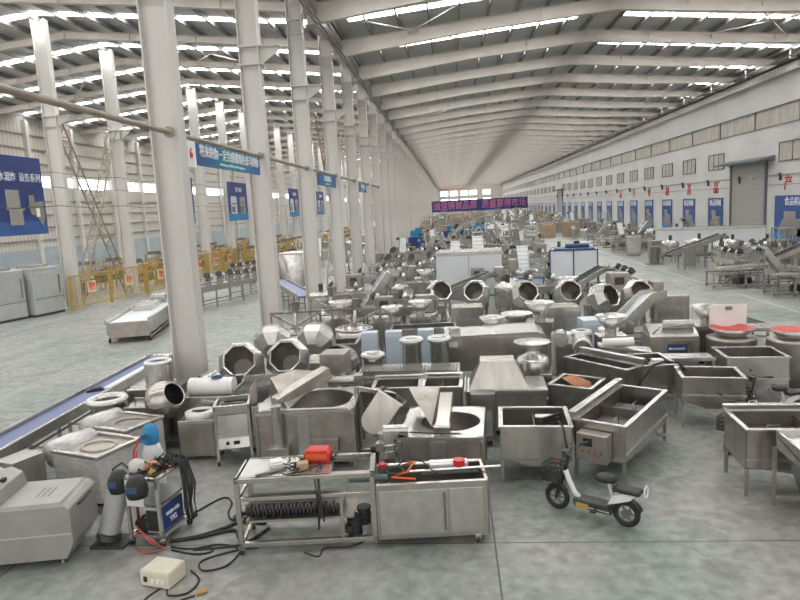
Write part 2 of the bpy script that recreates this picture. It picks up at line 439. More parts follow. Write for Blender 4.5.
# left wall: panel base, siding, daylight band, girts
struct(MB().b2(XL - .3, XL, YN, YF, 2.5, 7.4).b2(XL - .3, XL, YN, YF, 8.35, 13.1).build('wall_left', 'siding'))
struct(MB().b2(XL - .2, XL + .12, YN, YF, 0, 2.5).build('wall_left_base', 'panelb'))
wn += 1; o = struct(MB().b2(XL - .05, XL + .02, YN, YF, 7.36, 7.42).b2(XL - .05, XL + .02, YN, YF, 8.33, 8.39).build('window_%d' % wn, 'white'))
p_ = MB(); y = 31.0 - BAY * 5
while y < YF: p_.b2(XL - .15, XL - .1, y + .7, y + BAY - .8, 7.42, 8.33); y += BAY
p_.build('pane', 'daypane', o)
gi = MB()
for z in (3.2, 4.2, 5.2, 6.3, 9.3, 10.4, 11.5): gi.b2(XL, XL + .12, YN, YF, z - .06, z + .06)
struct(gi.build('trim_8', 'brace'))
pl = MB(); y = 31.0 - BAY * 5
while y < YF: pl.b2(XL, XL + .35, y - .18, y + .18, 0, 12.6); y += BAY
struct(pl.build('trim_9', 'column'))
# eave beam and crane rail over the main column row
struct(MB().b2(XC - .15, XC + .15, YN, YF, 12.25, 12.7).b2(XC + .2, XC + .5, YN, YF, 12.55, 12.62).build('trim_10', 'beam'))
struct(MB().b2(XC + .45, XC + .5, YN, YF, 11.75, 11.82).b2(XC + .62, XC + .68, YN, YF, 11.75, 11.82).b2(XC + .4, XC + .46, YN, YF, 12.1, 12.4).build('trim_11', 'steel_d'))

# ------------------------------------------------------------------ columns
def make_column(top, hs=.29, fl=.19, fy=.0, br=(9.0, 11.4), name='steel_column'):
    r_ = root(name); r_['category'] = 'column'
    MB().b2(-hs + .02, hs - .02, -.03, .03, 0, top).b2(-hs, -hs + .03, -fl, fl, 0, top).b2(hs - .03, hs, -fl, fl, 0, top).b2(-hs - .08, hs + .08, -fl - .06, fl + .06, 0, .04).build('shaft', 'column', r_)
    for i, z in enumerate(br):
        b_ = MB().b2(-hs - .03, hs + .03, -fl - .03, fl + .03, z, z + .04).b2(-hs - .03, hs + .03, -fl - .03, fl + .03, z - .5, z - .47)
        if i == 0:
            b_.prism([(hs, z), (hs + .55, z), (hs + .55, z - .12), (hs, z - .5)], -.02, .02).b2(hs, hs + .6, -.13, .13, z, z + .03)
        b_.build('bracket', 'column', r_)
    return r_
main = make_column(12.5)
order = ['nearest', 'second', 'third', 'fourth', 'fifth', 'sixth', 'seventh', 'eighth', 'ninth', 'tenth']
first = True
for k in range(0, 43):
    y = 12.8 + 6.13 * k
    if y > YF - 2: break
    lab = ('%s tall white steel column of the row left of the main aisle' % order[k]) if k < 10 else 'white steel column far down the row left of the main aisle'
    if k == 0: lab = 'nearest and widest white steel column of the main row, beside the blue belt conveyor'
    g_ = 'steel columns of the main row'
    if first: place(main, XC, y, 0, lab, g_); first = False
    else: clone(main, XC, y, 0, lab, g_)
lc = make_column(14.2, .34, .18, br=(9.6,), name='steel_column')
first = True
for k in range(0, 20):
    y = 31.3 + 6.15 * k
    lab = ('%s slim white column of the row behind the yellow cages' % order[k]) if k < 6 else 'slim white column far down the row behind the yellow cages'
    g_ = 'slim columns behind the yellow cages'
    if first: place(lc, -19.6, y, 0, lab, g_); first = False
    else: clone(lc, -19.6, y, 0, lab, g_)
# lattice bracing between columns
def lattice(x, y0, z0, y1, z1, w_=.45):
    b_ = MB(); p = Vector((x, y0, z0)); q = Vector((x, y1, z1)); d = (q - p).normalized(); s_ = Vector((w_ / 2, 0, 0))
    for e in (-1, 1): b_.bar(p + s_ * e, q + s_ * e, .07)
    n = int((q - p).length / .55)
    for i in range(n):
        a = p + d * (.55 * i); c_ = a + d * .55; e = 1 if i % 2 else -1
        b_.bar(a + s_ * e, c_ - s_ * e, .035); b_.bar(a - s_, a + s_, .035)
    return b_
for x, ya, yb, zt, lab in ((-19.6, 31.75, 37.0, 9.5, 'large lattice cross brace between the two nearest slim columns'), (-6.2, 31.7, 36.85, 9.0, 'rusty lattice cross brace between columns of the main row'), (-6.2, 80.8, 85.8, 9.0, 'lattice cross brace far down the main column row')):
    r_ = root('cross_brace', (x, (ya + yb) / 2, 0), 0, lab, 'brace')
    ym = (ya + yb) / 2
    for a, c_ in ((ya, yb), (yb, ya)): lattice(0, a - ym, .05, c_ - ym, zt).build('lattice_bar', 'brace', r_)
for z, y0, y1, lab in ((5.93, YN, 12.6, 'round grey pipe running to the nearest main column'), (5.93, 13.0, 18.73, 'round grey pipe carrying the nearest blue slogan banner'), (5.93, 19.14, 24.86, 'round grey pipe between the second and third main columns'), (5.93, 25.26, 30.99, 'round grey pipe between the third and fourth main columns'), (5.93, 31.4, 37.12, 'round grey pipe between the fourth and fifth main columns'), (5.93, 37.53, 43.25, 'round grey pipe between the fifth and sixth main columns'), (5.93, 43.66, 49.38, 'round grey pipe between the sixth and seventh main columns')):
    tag(MB().cyl((XC + .12, y0, z), (XC + .12, y1, z), .055, 10).cyl((XC + .12, y1 - .05, z), (XC + .12, y1, z), .11, 12).build('overhead_pipe', 'brace'), lab, 'pipe')
for z in (5.2, 6.1, 6.8):
    tag(MB().tube([(-18.95, y_ * 3.0 + 6, z - .12 * math.sin(PI * ((y_ * 3.0) % 6) / 6)) for y_ in range(0, 30)], .015, 4).build('wire', 'dark'), {5.2: 'lowest', 6.1: 'middle', 6.8: 'highest'}[z] + ' of the thin wires strung along the slim columns', 'wire')

# ------------------------------------------------------------------ banners and posters
def sign_x(y0, y1, z0, z1, x, txt, sub, m, lab, face=1):
    r_ = root('slogan_banner', (x, (y0 + y1) / 2, z0), 0, lab, 'banner')
    MB().b2(-.02, .02, -(y1 - y0) / 2, (y1 - y0) / 2, 0, z1 - z0).build('banner_cloth', 'signg', r_)
    h = z1 - z0
    text(txt, (y1 - y0) * .93 / len(txt) if len(txt) > 8 else h * .52, 'ltext', r_, (.03, 0, h * .62), (R(90), 0, R(90)))
    text(sub, h * .17, 'ltext', r_, (.03, 0, h * .2), (R(90), 0, R(90)), squeeze=1.0)
    return r_
sign_x(13.82, 18.5, 5.37, 5.86, XC + .12, '将来的你一定会感谢现在奋斗的你', 'In the future you will thank yourself for struggling now', 'sign2', 'nearest blue slogan banner with white characters between two main columns')
sign_x(26.8, 30.9, 5.35, 5.86, XC + .12, '用心制造精品', 'Quality makes the future', 'sign2', 'second blue slogan banner on the main column row')
sign_x(38.8, 42.2, 5.35, 5.86, XC + .12, '用心制造精品', 'Quality makes the future', 'sign2', 'small distant blue slogan banner on the main column row')
r_ = root('white_flag', (XC + .12, 13.52, 5.31), 0, 'white panel with red character beside the nearest slogan banner', 'banner')
MB().b2(-.02, .02, -.28, .28, 0, .55).build('banner_cloth', 'ltext', r_); text('6', .3, 'red', r_, (.03, 0, .28), (R(90), 0, R(90)))
# large banner across the main aisle
r_ = root('aisle_banner', (8.0, 183, 2.6), 0, 'long blue banner with large pink characters hung across the far aisle', 'banner')
MB().b2(-13.4, 13.4, -.03, .03, 0, 3.1).build('banner_cloth', 'sign', r_)
text('诚信铸就品质', 2.5, 'pink', r_, (-6.8, -.05, 1.5), (R(90), 0, 0), squeeze=.82)
text('质量赢得市场', 2.5, 'pink', r_, (6.8, -.05, 1.5), (R(90), 0, 0), squeeze=.82)
MB().cyl((-13.6, 0, 3.1), (13.6, 0, 3.1), .04, 6).build('rope', 'dark', r_); MB().b2(-13.3, -13.2, -.12, -.04, -2.6, 3.2).b2(13.2, 13.3, -.12, -.04, -2.6, 3.2).build('banner_pole', 'steel_d', r_)
# machine posters on the left column row
def machine_poster(y0, y1, z0, z1, x, txt, lab, dual=True):
    w_ = y1 - y0; h = z1 - z0
    r_ = root('product_poster', (x, (y0 + y1) / 2, z0), 0, lab, 'poster')
    MB().b2(-.02, .02, -w_ / 2, w_ / 2, 0, h).build('poster_sheet', 'sign', r_)
    MB().b2(.02, .023, -w_ / 2, w_ / 2, 0, h * .22).build('poster_band', 'sign2', r_)
    text(txt, h * .13, 'ltext', r_, (.03, w_ * .05, h * .80), (R(90), 0, R(90)))
    for i, c_ in enumerate((-w_ * .24, w_ * .22)):
        b_ = MB().b2(.024, .034, c_ - w_ * .15, c_ + w_ * .15, h * .18, h * .60); b_.b2(.024, .04, c_ - w_ * .12, c_ + w_ * .12, h * .60, h * .64)
        b_.build('printed_machine', 'steel_b' if i else 'panelw', r_)
        MB().b2(.035, .04, c_ - w_ * .12, c_ + w_ * .05, h * .22, h * .36).b2(.035, .04, c_ - w_ * .12, c_ + w_ * .12, h * .42, h * .46).build('printed_detail', 'steel_d', r_)
    return r_
r0 = root('product_poster', (-19.2, 27.0, 3.9), 0, 'largest blue machine poster hung at the left edge of the photo', 'poster')
MB().b2(-.02, .02, -2.3, 2.3, 0, 3.5).build('poster_sheet', 'sign', r0)
MB().b2(.02, .022, -2.3, 2.3, 0, .6).build('poster_band', 'poster', r0)
text('油水混炸  设备系列', .42, 'ltext', r0, (.03, .55, 2.55), (R(90), 0, R(90)), squeeze=.9)
MB().b2(.02, .05, -.3, .6, .45, 1.15).b2(.02, .05, -.4, .5, 1.2, 2.0).b2(.02, .06, -.5, .75, 1.12, 1.2).build('printed_machine', 'steel_b', r0)
MB().add([(.05, 1.0, 1.3), (.05, 1.7, 1.5), (.05, 2.15, 1.5), (.05, 2.2, .9), (.05, 1.95, .35), (.05, 1.5, .85), (.05, 1.2, .9)], [(0, 1, 2, 3, 4, 5, 6)]).b2(.03, .06, 1.1, 1.5, 1.0, 1.8).build('printed_hopper', 'steel', r0)
MB().b2(.055, .06, 1.55, 1.8, .8, 1.2).build('printed_door', 'ltext', r0)
machine_poster(54.8, 60.0, 3.9, 7.3, -19.2, '烘干设备', 'second blue machine poster, seen between the two nearest main columns')
machine_poster(43.5, 47.2, 3.9, 7.3, -19.2, '清洗设备', 'blue machine poster partly hidden behind the nearest main column')
machine_poster(92, 97, 3.9, 7.3, -19.2, '油炸设备', 'third blue machine poster, seen right of the second main column')
machine_poster(76, 81, 3.9, 7.3, -19.2, '切菜设备', 'blue machine poster partly hidden behind the second main column')
# posters along the right wall
chars = '产产品质量求生存打造一流企业服务社会发展'
chars = ['产', None, '品', '造', '制', '业', '专', '流', '一', '造', '打', '心', '用']
r_ = None
def wall_poster(yc, w_, z0, z1, lab, grp, ch, base=None):
    r_ = root('wall_poster', (XR - .04, yc, z0), 0, lab, 'poster', grp)
    h = z1 - z0
    MB().b2(-.02, .02, -w_ / 2, w_ / 2, 0, h).build('poster_sheet', 'poster', r_)
    MB().b2(-.03, -.02, -w_ * .32, w_ * .2, h * .12, h * .5).b2(-.035, -.02, -w_ * .05, w_ * .25, h * .5, h * .66).b2(-.03, -.02, -w_ * .4, -w_ * .1, h * .05, h * .3).cyl((-.028, w_ * .22, h * .3), (-.02, w_ * .22, h * .3), w_ * .12, 14).build('printed_machine', 'steel_b', r_)
    MB().b2(-.026, -.02, -w_ / 2, w_ / 2, 0, h * .2).build('printed_band', 'sign2', r_)
    text('食品机械', min(.6, w_ * .2), 'ltext', r_, (-.03, 0, h * .86), (R(90), 0, R(-90)), 'printed_title')
    return r_
wp = None
names = ['product poster left of the big shutter door', 'second product poster left of the big shutter door', 'third product poster left of the big shutter door', 'fourth product poster left of the big shutter door', 'fifth product poster left of the big shutter door', 'sixth product poster left of the big shutter door']
for k in range(0, 34):
    if k == 0: yc, w_ = 43.4, 5.0
    else: yc, w_ = 43.75 + BAY * k, 3.0
    if k in (1, 15): continue
    i = k - 2
    if k == 0:
        o = wall_poster(yc, w_, .75, 3.75, 'wide blue product poster right of the big shutter door', 'posters on the right wall', None)
    else:
        lab = 'blue ' + names[i] if i < 6 else 'blue product poster far along the right wall'
        if i == 0: lab = 'nearest blue product poster left of the big shutter door'
        if wp is None: wp = o = wall_poster(yc, w_, .75, 3.72, lab, 'posters on the right wall', None)
        else: o = clone(wp, XR - .04, yc, 0, lab, 'posters on the right wall', z=.75)
    if k < 9 and chars[k]:
        c_ = text(chars[k], 1.05, 'rtext', None, (XR - .03, yc if k else 44.3, 4.5), (R(90), 0, R(-90)), 'red_character', .02)
        tag(c_, ('red character %s on the right wall over a poster, ' % chars[k]) + ('right of the shutter door' if k == 0 else ('%s leftward from the door' % (order[min(k - 2, 9)] if k > 2 else 'first')) if k < 10 else 'far down'), 'lettering')
b_ = None
for k in range(0, 16):
    y = 44.6 + BAY * k + .6
    if b_ is None:
        b_ = o = root('wall_lamp'); o['category'] = 'lamp'
        MB().b2(-.16, 0, -.04, .04, 0, .45).b2(-.26, -.14, -.12, .12, .3, .5).build('lamp_body', 'dark', o); MB().b2(-.27, -.26, -.1, .1, .32, .48).build('lamp_glass', 'grey', o)
        place(o, XR, y, 0, None, None, 4.75)
    else: o = clone(b_, XR, y, 0, z=4.75)
    o['label'] = ('%s dark floodlight on the right wall counted from the right edge' % order[k]) if k < 5 else 'dark floodlight far along the right wall'
    o['group'] = 'floodlights on the right wall'

# ================================================================== machines
def casters(r_, pts, rad=.05):
    for x, y in pts:
        o = MB().cyl((x - .02, y, rad), (x + .02, y, rad), rad, 12).build('caster', 'black', r_)
        MB().b2(x - .035, x + .035, y - .03, y + .03, rad * 1.3, rad * 2.3).build('caster_fork', 'steel_b', o)
def legs(r_, w_, d_, h_, t=.04, m='steel', name='leg', foot=True):
    for sx in (-1, 1):
        for sy in (-1, 1):
            x, y = sx * (w_ / 2 - t / 2), sy * (d_ / 2 - t / 2)
            b_ = MB().b2(x - t / 2, x + t / 2, y - t / 2, y + t / 2, .05 if foot else 0, h_)
            if foot: b_.cyl((x, y, 0), (x, y, .06), t * .55, 10)
            b_.build(name, m, r_)

def tub(w_, d_, h_, body=.5, m='steel', shelf=True, part=0, basket=False, valve=True, lip=0.0, slope=True):
    """open washing tank on legs, long side along x"""
    r_ = root('washing_tank'); r_['category'] = 'tank'
    z0 = h_ - body; t = .012; X, Y = w_ / 2, d_ / 2
    b_ = MB().b2(-X, X, -Y, -Y + t, z0, h_).b2(-X, X, Y - t, Y, z0, h_).b2(-X, -X + t, -Y, Y, z0, h_).b2(X - t, X, -Y, Y, z0, h_)
    b_.b2(-X, X, -Y, Y, z0, z0 + t)
    b_.build('tank_body', m, r_)
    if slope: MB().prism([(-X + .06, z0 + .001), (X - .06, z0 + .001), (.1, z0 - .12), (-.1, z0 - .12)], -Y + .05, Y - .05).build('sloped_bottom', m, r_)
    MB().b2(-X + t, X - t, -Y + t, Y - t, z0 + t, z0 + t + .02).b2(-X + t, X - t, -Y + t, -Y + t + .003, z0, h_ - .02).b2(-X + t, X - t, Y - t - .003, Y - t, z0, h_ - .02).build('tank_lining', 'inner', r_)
    rw = .05
    MB().b2(-X - .02, X + .02, -Y - .02, -Y + rw, h_, h_ + .025).b2(-X - .02, X + .02, Y - rw, Y + .02, h_, h_ + .025).b2(-X - .02, -X + rw, -Y + rw, Y - rw, h_, h_ + .025).b2(X - rw, X + .02, -Y + rw, Y - rw, h_, h_ + .025).build('rim', 'steel_b', r_, bevel=.004)
    legs(r_, w_, d_, z0 + .02, .045, m)
    if shelf: MB().b2(-X - .01, X + .01, -Y - .025, -Y - .002, z0 + .12, z0 + .15).b2(X + .002, X + .02, -Y, Y, z0 + .12, z0 + .15).build('rail', 'steel_b', r_)
    for i in range(part): x = -X + w_ * (i + 1) / (part + 1); MB().b2(x - .006, x + .006, -Y + .01, Y - .01, z0 + .02, h_ - .06).build('divider', 'inner', r_)
    if lip: MB().b2(-X - .02, X + .02, Y - .01, Y + .05, h_ + .02, h_ + lip).b2(-X - .02, X + .02, Y - .03, Y + .09, h_ + lip, h_ + lip + .03).build('backsplash', 'steel_b', r_)
    if basket:
        for sx in (-.5, .3):
            x = sx * X
            MB().b2(x - w_ * .2, x + w_ * .2, -Y + .06, Y - .06, h_ - .22, h_ - .21).b2(x - w_ * .2, x + w_ * .2, -Y + .06, -Y + .07, h_ - .22, h_ - .1).build('basket', 'steel_d', r_)
            MB().tube([(x - .08, -.08, h_ - .2), (x - .08, -.08, h_ - .04), (x + .08, -.08, h_ - .04), (x + .08, -.08, h_ - .2)], .009).build('basket_handle', 'steel_b', r_)
    if valve:
        v = MB().cyl((X * .6, -Y + .05, z0 - .08), (X * .6, -Y - .10, z0 - .08), .028, 10).cyl((X * .6, -Y - .06, z0 - .08), (X * .6, -Y - .06, z0 + .0), .012, 8).build('valve', 'steel_b', r_)
        MB().b2(X * .6 - .06, X * .6 + .02, -Y - .07, -Y - .05, z0, z0 + .012).build('valve_lever', 'red', v)
    return r_

def kettle(w_, d_, h_, rb, cx=0.0, cy=0.0, dep=.45, m='steel_w'):
    """square cabinet with a round pan let into its top"""
    r_ = root('cooking_kettle'); r_['category'] = 'kettle'
    X, Y = w_ / 2, d_ / 2
    b_ = MB().b2(-X, X, -Y, -Y + .01, .12, h_ - .05).b2(-X, X, Y - .01, Y, .12, h_ - .05).b2(-X, -X + .01, -Y, Y, .12, h_ - .05).b2(X - .01, X, -Y, Y, .12, h_ - .05)
    b_.build('cabinet', m, r_)
    MB().hole_plate(-X - .02, X + .02, -Y - .02, Y + .02, h_, .05, cx, cy, rb).build('top_plate', 'steel_b', r_)
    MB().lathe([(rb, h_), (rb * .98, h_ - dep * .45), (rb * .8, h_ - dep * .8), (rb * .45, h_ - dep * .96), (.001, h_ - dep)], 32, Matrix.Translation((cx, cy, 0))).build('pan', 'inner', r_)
    for sx in (-1, 1):
        for sy in (-1, 1): MB().b2(sx * X - .03, sx * X + .03, sy * Y - .03, sy * Y + .03, 0, h_ - .05).build('corner_post', 'steel', r_, bevel=.006)
    return r_

def motor(b_, p, d, r=.07, L_=.26):
    """motor body with fan cowl and gear end along direction d"""
    p = Vector(p); d = Vector(d).normalized()
    b_.cyl(p, p + d * L_ * .2, r * 1.15, 14).cyl(p + d * L_ * .2, p + d * L_ * .8, r, 12).cyl(p + d * L_ * .8, p + d * L_, r * 1.05, 14)
    n = d.orthogonal().normalized(); q = p + d * L_ * .5
    b_.box(q + n * r * 1.1, (r, r, r)); return b_

def octo(tilt, dr=.42, L_=.62, zc=1.15, lab=None, m='steel_b', sides=8, stand=True):
    """octagonal flavouring drum on a stand; axis along -y tilted up"""
    r_ = root('tumbling_drum'); r_['category'] = 'drum'
    T = Matrix.Translation((0, 0, zc)) @ Matrix.Rotation(R(90 - tilt), 4, 'X') @ Matrix.Translation((0, 0, -L_ * .5))
    k = 1 / math.cos(PI / 8)
    MB().lathe([(.001, 0), (dr * .5, 0), (dr * k, L_ * .32), (dr * k, L_ * .68), (dr * .78, L_)], sides, T, False).build('drum', m, r_)
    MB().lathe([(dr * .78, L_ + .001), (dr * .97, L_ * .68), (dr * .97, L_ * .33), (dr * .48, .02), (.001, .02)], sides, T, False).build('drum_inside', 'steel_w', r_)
    MB().lathe([(dr * .72, L_ + .004), (dr * .80, L_ - .02), (dr * .84, L_ - .01), (dr * .80, L_ + .02), (dr * .72, L_ + .004)], sides, T, False).build('mouth_rim', 'steel_b', r_)
    if stand:
        b_ = MB()
        for sx in (-1, 1):
            b_.bar((sx * .3, -.30, .03), (sx * .3, .45, .03), .05).bar((sx * .3, .30, .03), (sx * .3, .35, zc - .25), .05).bar((sx * .3, -.25, .03), (sx * .3, .25, zc - .45), .04)
        b_.bar((-.3, .45, .03), (.3, .45, .03), .05).bar((-.3, -.3, .03), (.3, -.3, .03), .05)
        b_.build('stand', 'steel', r_)
        MB().box((0, .40, zc - .42), (.42, .32, .42)).build('gearbox', 'steel_w', r_)
        mm = MB(); motor(mm, (.1, .56, zc - .2), (0, .3, 1), .07, .28); mm.build('motor', 'steel_b', r_)
    return r_

def conveyor(L_, w_, z0, z1, m='belt', ext=.0, legs_n=3, guard=.1, wheels=False):
    """belt conveyor along y from (z0) to (z1)"""
    r_ = root('belt_conveyor'); r_['category'] = 'conveyor'
    X = w_ / 2
    p0, p1 = Vector((0, -L_ / 2, z0)), Vector((0, L_ / 2, z1)); d = (p1 - p0).normalized()
    nrm = Vector((1, 0, 0)).cross(d)
    b_ = MB().bar(p0 - nrm * .02, p1 - nrm * .02, w_ - .06, .05).cyl(p0 + Vector((-X + .03, 0, -.03)), p0 + Vector((X - .03, 0, -.03)), .05, 12).cyl(p1 + Vector((-X + .03, 0, -.03)), p1 + Vector((X - .03, 0, -.03)), .05, 12)
    b_.build('belt', m, r_)
    for sx in (-1, 1):
        MB().bar(p0 + Vector((sx * X, 0, 0)), p1 + Vector((sx * X, 0, 0)), .025, guard * 2).build('side_rail', 'steel_b', r_)
    n = legs_n
    for i in range(n):
        t = (i + .5) / n; p = p0.lerp(p1, t)
        b_ = MB()
        for sx in (-1, 1): b_.b2(sx * X - .025, sx * X + .025, p.y - .025, p.y + .025, 0, p.z - .02)
        b_.b2(-X, X, p.y - .02, p.y + .02, p.z * .35, p.z * .35 + .04)
        b_.build('leg_frame', 'steel', r_)
    mm = MB(); motor(mm, p1 + Vector((X + .02, -.1, -.08)), (1, 0, 0), .06, .24); mm.build('motor', 'steel_d', r_)
    return r_

def cabinet_machine(w_, d_, h_, m='steel', hop=True, scr=False, lid=False):
    r_ = root('processing_machine'); r_['category'] = 'machine'
    X, Y = w_ / 2, d_ / 2
    MB().b2(-X, X, -Y, Y, .12, h_).build('housing', m, r_, bevel=.01)
    MB().b2(-X + .06, -.01, -Y - .012, -Y, .2, h_ - .3).build('door', 'steel_b', r_)
    MB().b2(.01, X - .06, -Y - .012, -Y, .2, h_ - .3).build('door', 'steel_b', r_)
    legs(r_, w_ - .04, d_ - .04, .13, .05)
    if hop: MB().lathe([(.12, h_), (.12, h_ + .12), (.34, h_ + .42), (.33, h_ + .42), (.10, h_ + .14)], 4 if hop == 1 else 20, None, hop != 1).build('hopper', 'steel_b', r_)
    if scr:
        s_ = MB().b2(X * .1, X * .75, -Y - .06, -Y, h_ - .28, h_ - .04).build('control_panel', 'steel_w', r_)
        MB().b2(X * .2, X * .65, -Y - .066, -Y - .06, h_ - .2, h_ - .08).build('screen', 'navy', s_)
    if lid: MB().prismx([(-Y, h_), (Y, h_), (Y * .8, h_ + .16), (-Y * .5, h_ + .16)], -X * .95, X * .95).build('lid', 'steel_b', r_)
    return r_

def blower_line(n=4, w_=.75, L_=2.6, h_=.95, hood=True):
    """drying conveyor with a row of black-mouthed blowers; along x"""
    r_ = root('air_dryer'); r_['category'] = 'dryer'
    X, Y = L_ / 2, w_ / 2
    MB().b2(-X, X, -Y, Y, h_ - .22, h_ - .05).build('belt_bed', 'steel', r_)
    MB().b2(-X, X, -Y - .02, -Y, h_ - .25, h_).b2(-X, X, Y, Y + .02, h_ - .25, h_).build('side_rail', 'steel_b', r_)
    b_ = MB()
    for i in range(3):
        x = -X + .08 + (L_ - .16) * i / 2
        for s_ in (-1, 1): b_.b2(x - .025, x + .025, s_ * Y - .025, s_ * Y + .025, 0, h_ - .2)
    b_.b2(-X, X, -Y - .02, -Y + .02, .2, .24).b2(-X, X, Y - .02, Y + .02, .2, .24); b_.build('frame', 'steel', r_)
    for i in range(n):
        x = -X + L_ * (i + .5) / n
        f = MB().cyl((x - .02, 0, h_ + .28), (x + .14, 0, h_ + .28), .15, 16).b2(x - .02, x + .12, -.05, .18, h_ - .05, h_ + .2).build('blower', 'steel_b', r_)
        MB().cyl((x - .10, -.05, h_ + .38), (x - .02, 0, h_ + .30), .15, 16, r2=.09).build('intake', 'black', f)
    return r_

def elevator(h0=.5, h1=1.9, L_=2.2, w_=.55):
    r_ = root('bucket_elevator'); r_['category'] = 'elevator'
    X = w_ / 2
    a, b, c_, d = Vector((-L_ / 2, 0, h0)), Vector((-L_ / 6, 0, h0)), Vector((L_ / 3, 0, h1)), Vector((L_ / 2, 0, h1))
    for s_ in (-1, 1):
        o_ = Vector((0, s_ * X, 0)); bb = MB()
        for p, q in ((a, b), (b, c_), (c_, d)): bb.bar(p + o_, q + o_, .03, .24)
        bb.build('side_plate', 'steel_b', r_)
    bb = MB()
    for p, q in ((a, b), (b, c_), (c_, d)): bb.bar(p, q, w_ - .04, .06)
    for i in range(7):
        q = b.lerp(c_, (i + .5) / 7); bb.b2(q.x - .01, q.x + .02, -X + .03, X - .03, q.z, q.z + .1)
    bb.build('cleated_belt', 'panelw', r_)
    bb = MB()
    for x, z in ((-L_ / 2 + .1, h0), (L_ / 3, h1 - .1)):
        for s_ in (-1, 1): bb.b2(x - .025, x + .025, s_ * X - .025, s_ * X + .025, 0, z)
    bb.b2(-L_ / 2 + .1, L_ / 3, -X - .02, -X + .02, .12, .16).b2(-L_ / 2 + .1, L_ / 3, X - .02, X + .02, .12, .16)
    bb.build('frame', 'steel', r_)
    mm = MB(); motor(mm, (L_ / 2 - .05, X + .03, h1 - .02), (0, 1, 0), .08, .3); mm.build('motor', 'black', r_)
    MB().prism([(-L_ / 2 - .15, h0 + .35), (-L_ / 6, h0 + .35), (-L_ / 6 - .12, h0 + .05), (-L_ / 2 + .05, h0 + .05)], -X, X).build('hopper', 'steel', r_)
    return r_

def vat(rad=.5, h_=1.1, dome=True, m='steel_b'):
    r_ = root('round_vat'); r_['category'] = 'vat'
    MB().lathe([(rad * .2, .28), (rad, .42), (rad, h_)] + ([(rad * .9, h_ + .12), (.12, h_ + .2), (.001, h_ + .2)] if dome else [(rad * .96, h_), (rad * .94, .5), (.001, .45)]), 28).build('vessel', m, r_)
    for i in range(3):
        a = 2 * PI * i / 3 + .4; x, y = rad * .8 * math.cos(a), rad * .8 * math.sin(a)
        MB().cyl((x, y, 0), (x, y, .45), .03, 8).build('leg', 'steel', r_)
    MB().torus((0, 0, h_), rad, .018, n=28, m=6).build('rim', 'steel_b', r_)
    if dome: MB().cyl((0, 0, h_ + .18), (0, 0, h_ + .46), .09, 12).build('motor', 'dark', r_)
    return r_

def rack(w_=.7, d_=.6, h_=1.65, n=9):
    r_ = root('tray_rack'); r_['category'] = 'rack'
    X, Y = w_ / 2, d_ / 2
    b_ = MB()
    for sx in (-1, 1):
        for sy in (-1, 1): b_.b2(sx * X - .015, sx * X + .015, sy * Y - .015, sy * Y + .015, .08, h_)
        b_.b2(sx * X - .015, sx * X + .015, -Y, Y, h_ - .03, h_).b2(sx * X - .015, sx * X + .015, -Y, Y, .1, .13)
    for sy in (-1, 1): b_.b2(-X, X, sy * Y - .015, sy * Y + .015, h_ - .03, h_)
    b_.build('frame', 'steel', r_)
    for i in range(n):
        z = .25 + (h_ - .4) * i / (n - 1)
        MB().b2(-X, -X + .06, -Y, Y, z, z + .025).b2(X - .06, X, -Y, Y, z, z + .025).build('tray_runner', 'steel_b', r_)
    casters(r_, [(-X, -Y), (X, -Y), (-X, Y), (X, Y)], .045)
    return r_

def shaker(L_=2.2, w_=.8, h_=.75):
    """frame with vibrating trough and motors"""
    r_ = root('vibrating_feeder'); r_['category'] = 'feeder'
    X, Y = L_ / 2, w_ / 2
    MB().prism([(-X + .1, h_ - .1), (X, h_), (X, h_ + .22), (X - .03, h_ + .22), (X - .03, h_ + .05), (-X + .12, h_ - .05), (-X + .12, h_ + .18), (-X + .1, h_ + .18)], -Y + .06, Y - .06).build('trough', 'steel_b', r_)
    b_ = MB()
    for s_ in (-1, 1):
        b_.b2(-X, X, s_ * Y - .03, s_ * Y + .03, .05, .1).b2(-X, X, s_ * Y - .025, s_ * Y + .025, h_ - .25, h_ - .2)
        for x in (-X + .05, 0, X - .05): b_.b2(x - .03, x + .03, s_ * Y - .03, s_ * Y + .03, 0, h_ - .2)
    b_.build('frame', 'steel', r_)
    MB().torus((-X + .45, -Y - .02, .3), .19, .03, 'Y', 20, 6).cyl((-X + .45, -Y - .04, .3), (-X + .45, -Y, .3), .05, 8).build('flywheel', 'steel_d', r_)
    mm = MB(); motor(mm, (-.1, 0, .22), (1, 0, 0), .12, .4); mm.build('motor', 'black', r_)
    return r_

def bowl_mixer(rad=.42, h_=.95, red=False, lid=False):
    r_ = root('bowl_cutter'); r_['category'] = 'mixer'
    MB().lathe([(.001, 0), (rad * 1.0, 0), (rad * 1.0, h_ - .04), (rad * 1.02, h_), (rad * .6, h_ + .02), (.001, h_ + .02)], 32).build('base_drum', 'steel_w', r_)
    MB().lathe([(rad * .45, h_ + .02), (rad * .9, h_ + .22), (rad * .93, h_ + .22), (rad * .48, h_)], 24).build('bowl', 'steel', r_)
    MB().lathe([(.001, h_ + .08), (rad * .62, h_ + .12), (rad * .88, h_ + .215), (rad * .9, h_ + .215)], 24).build('bowl_liner', 'redd' if red else 'steel_b', r_)
    return r_

# ---- prototypes parked nowhere: each is used for its own first place
F = 0.0
def L(o, x, y, rz, label, cat=None, group=None): return place(o, x, y, rz, label, group, 0.0, cat)

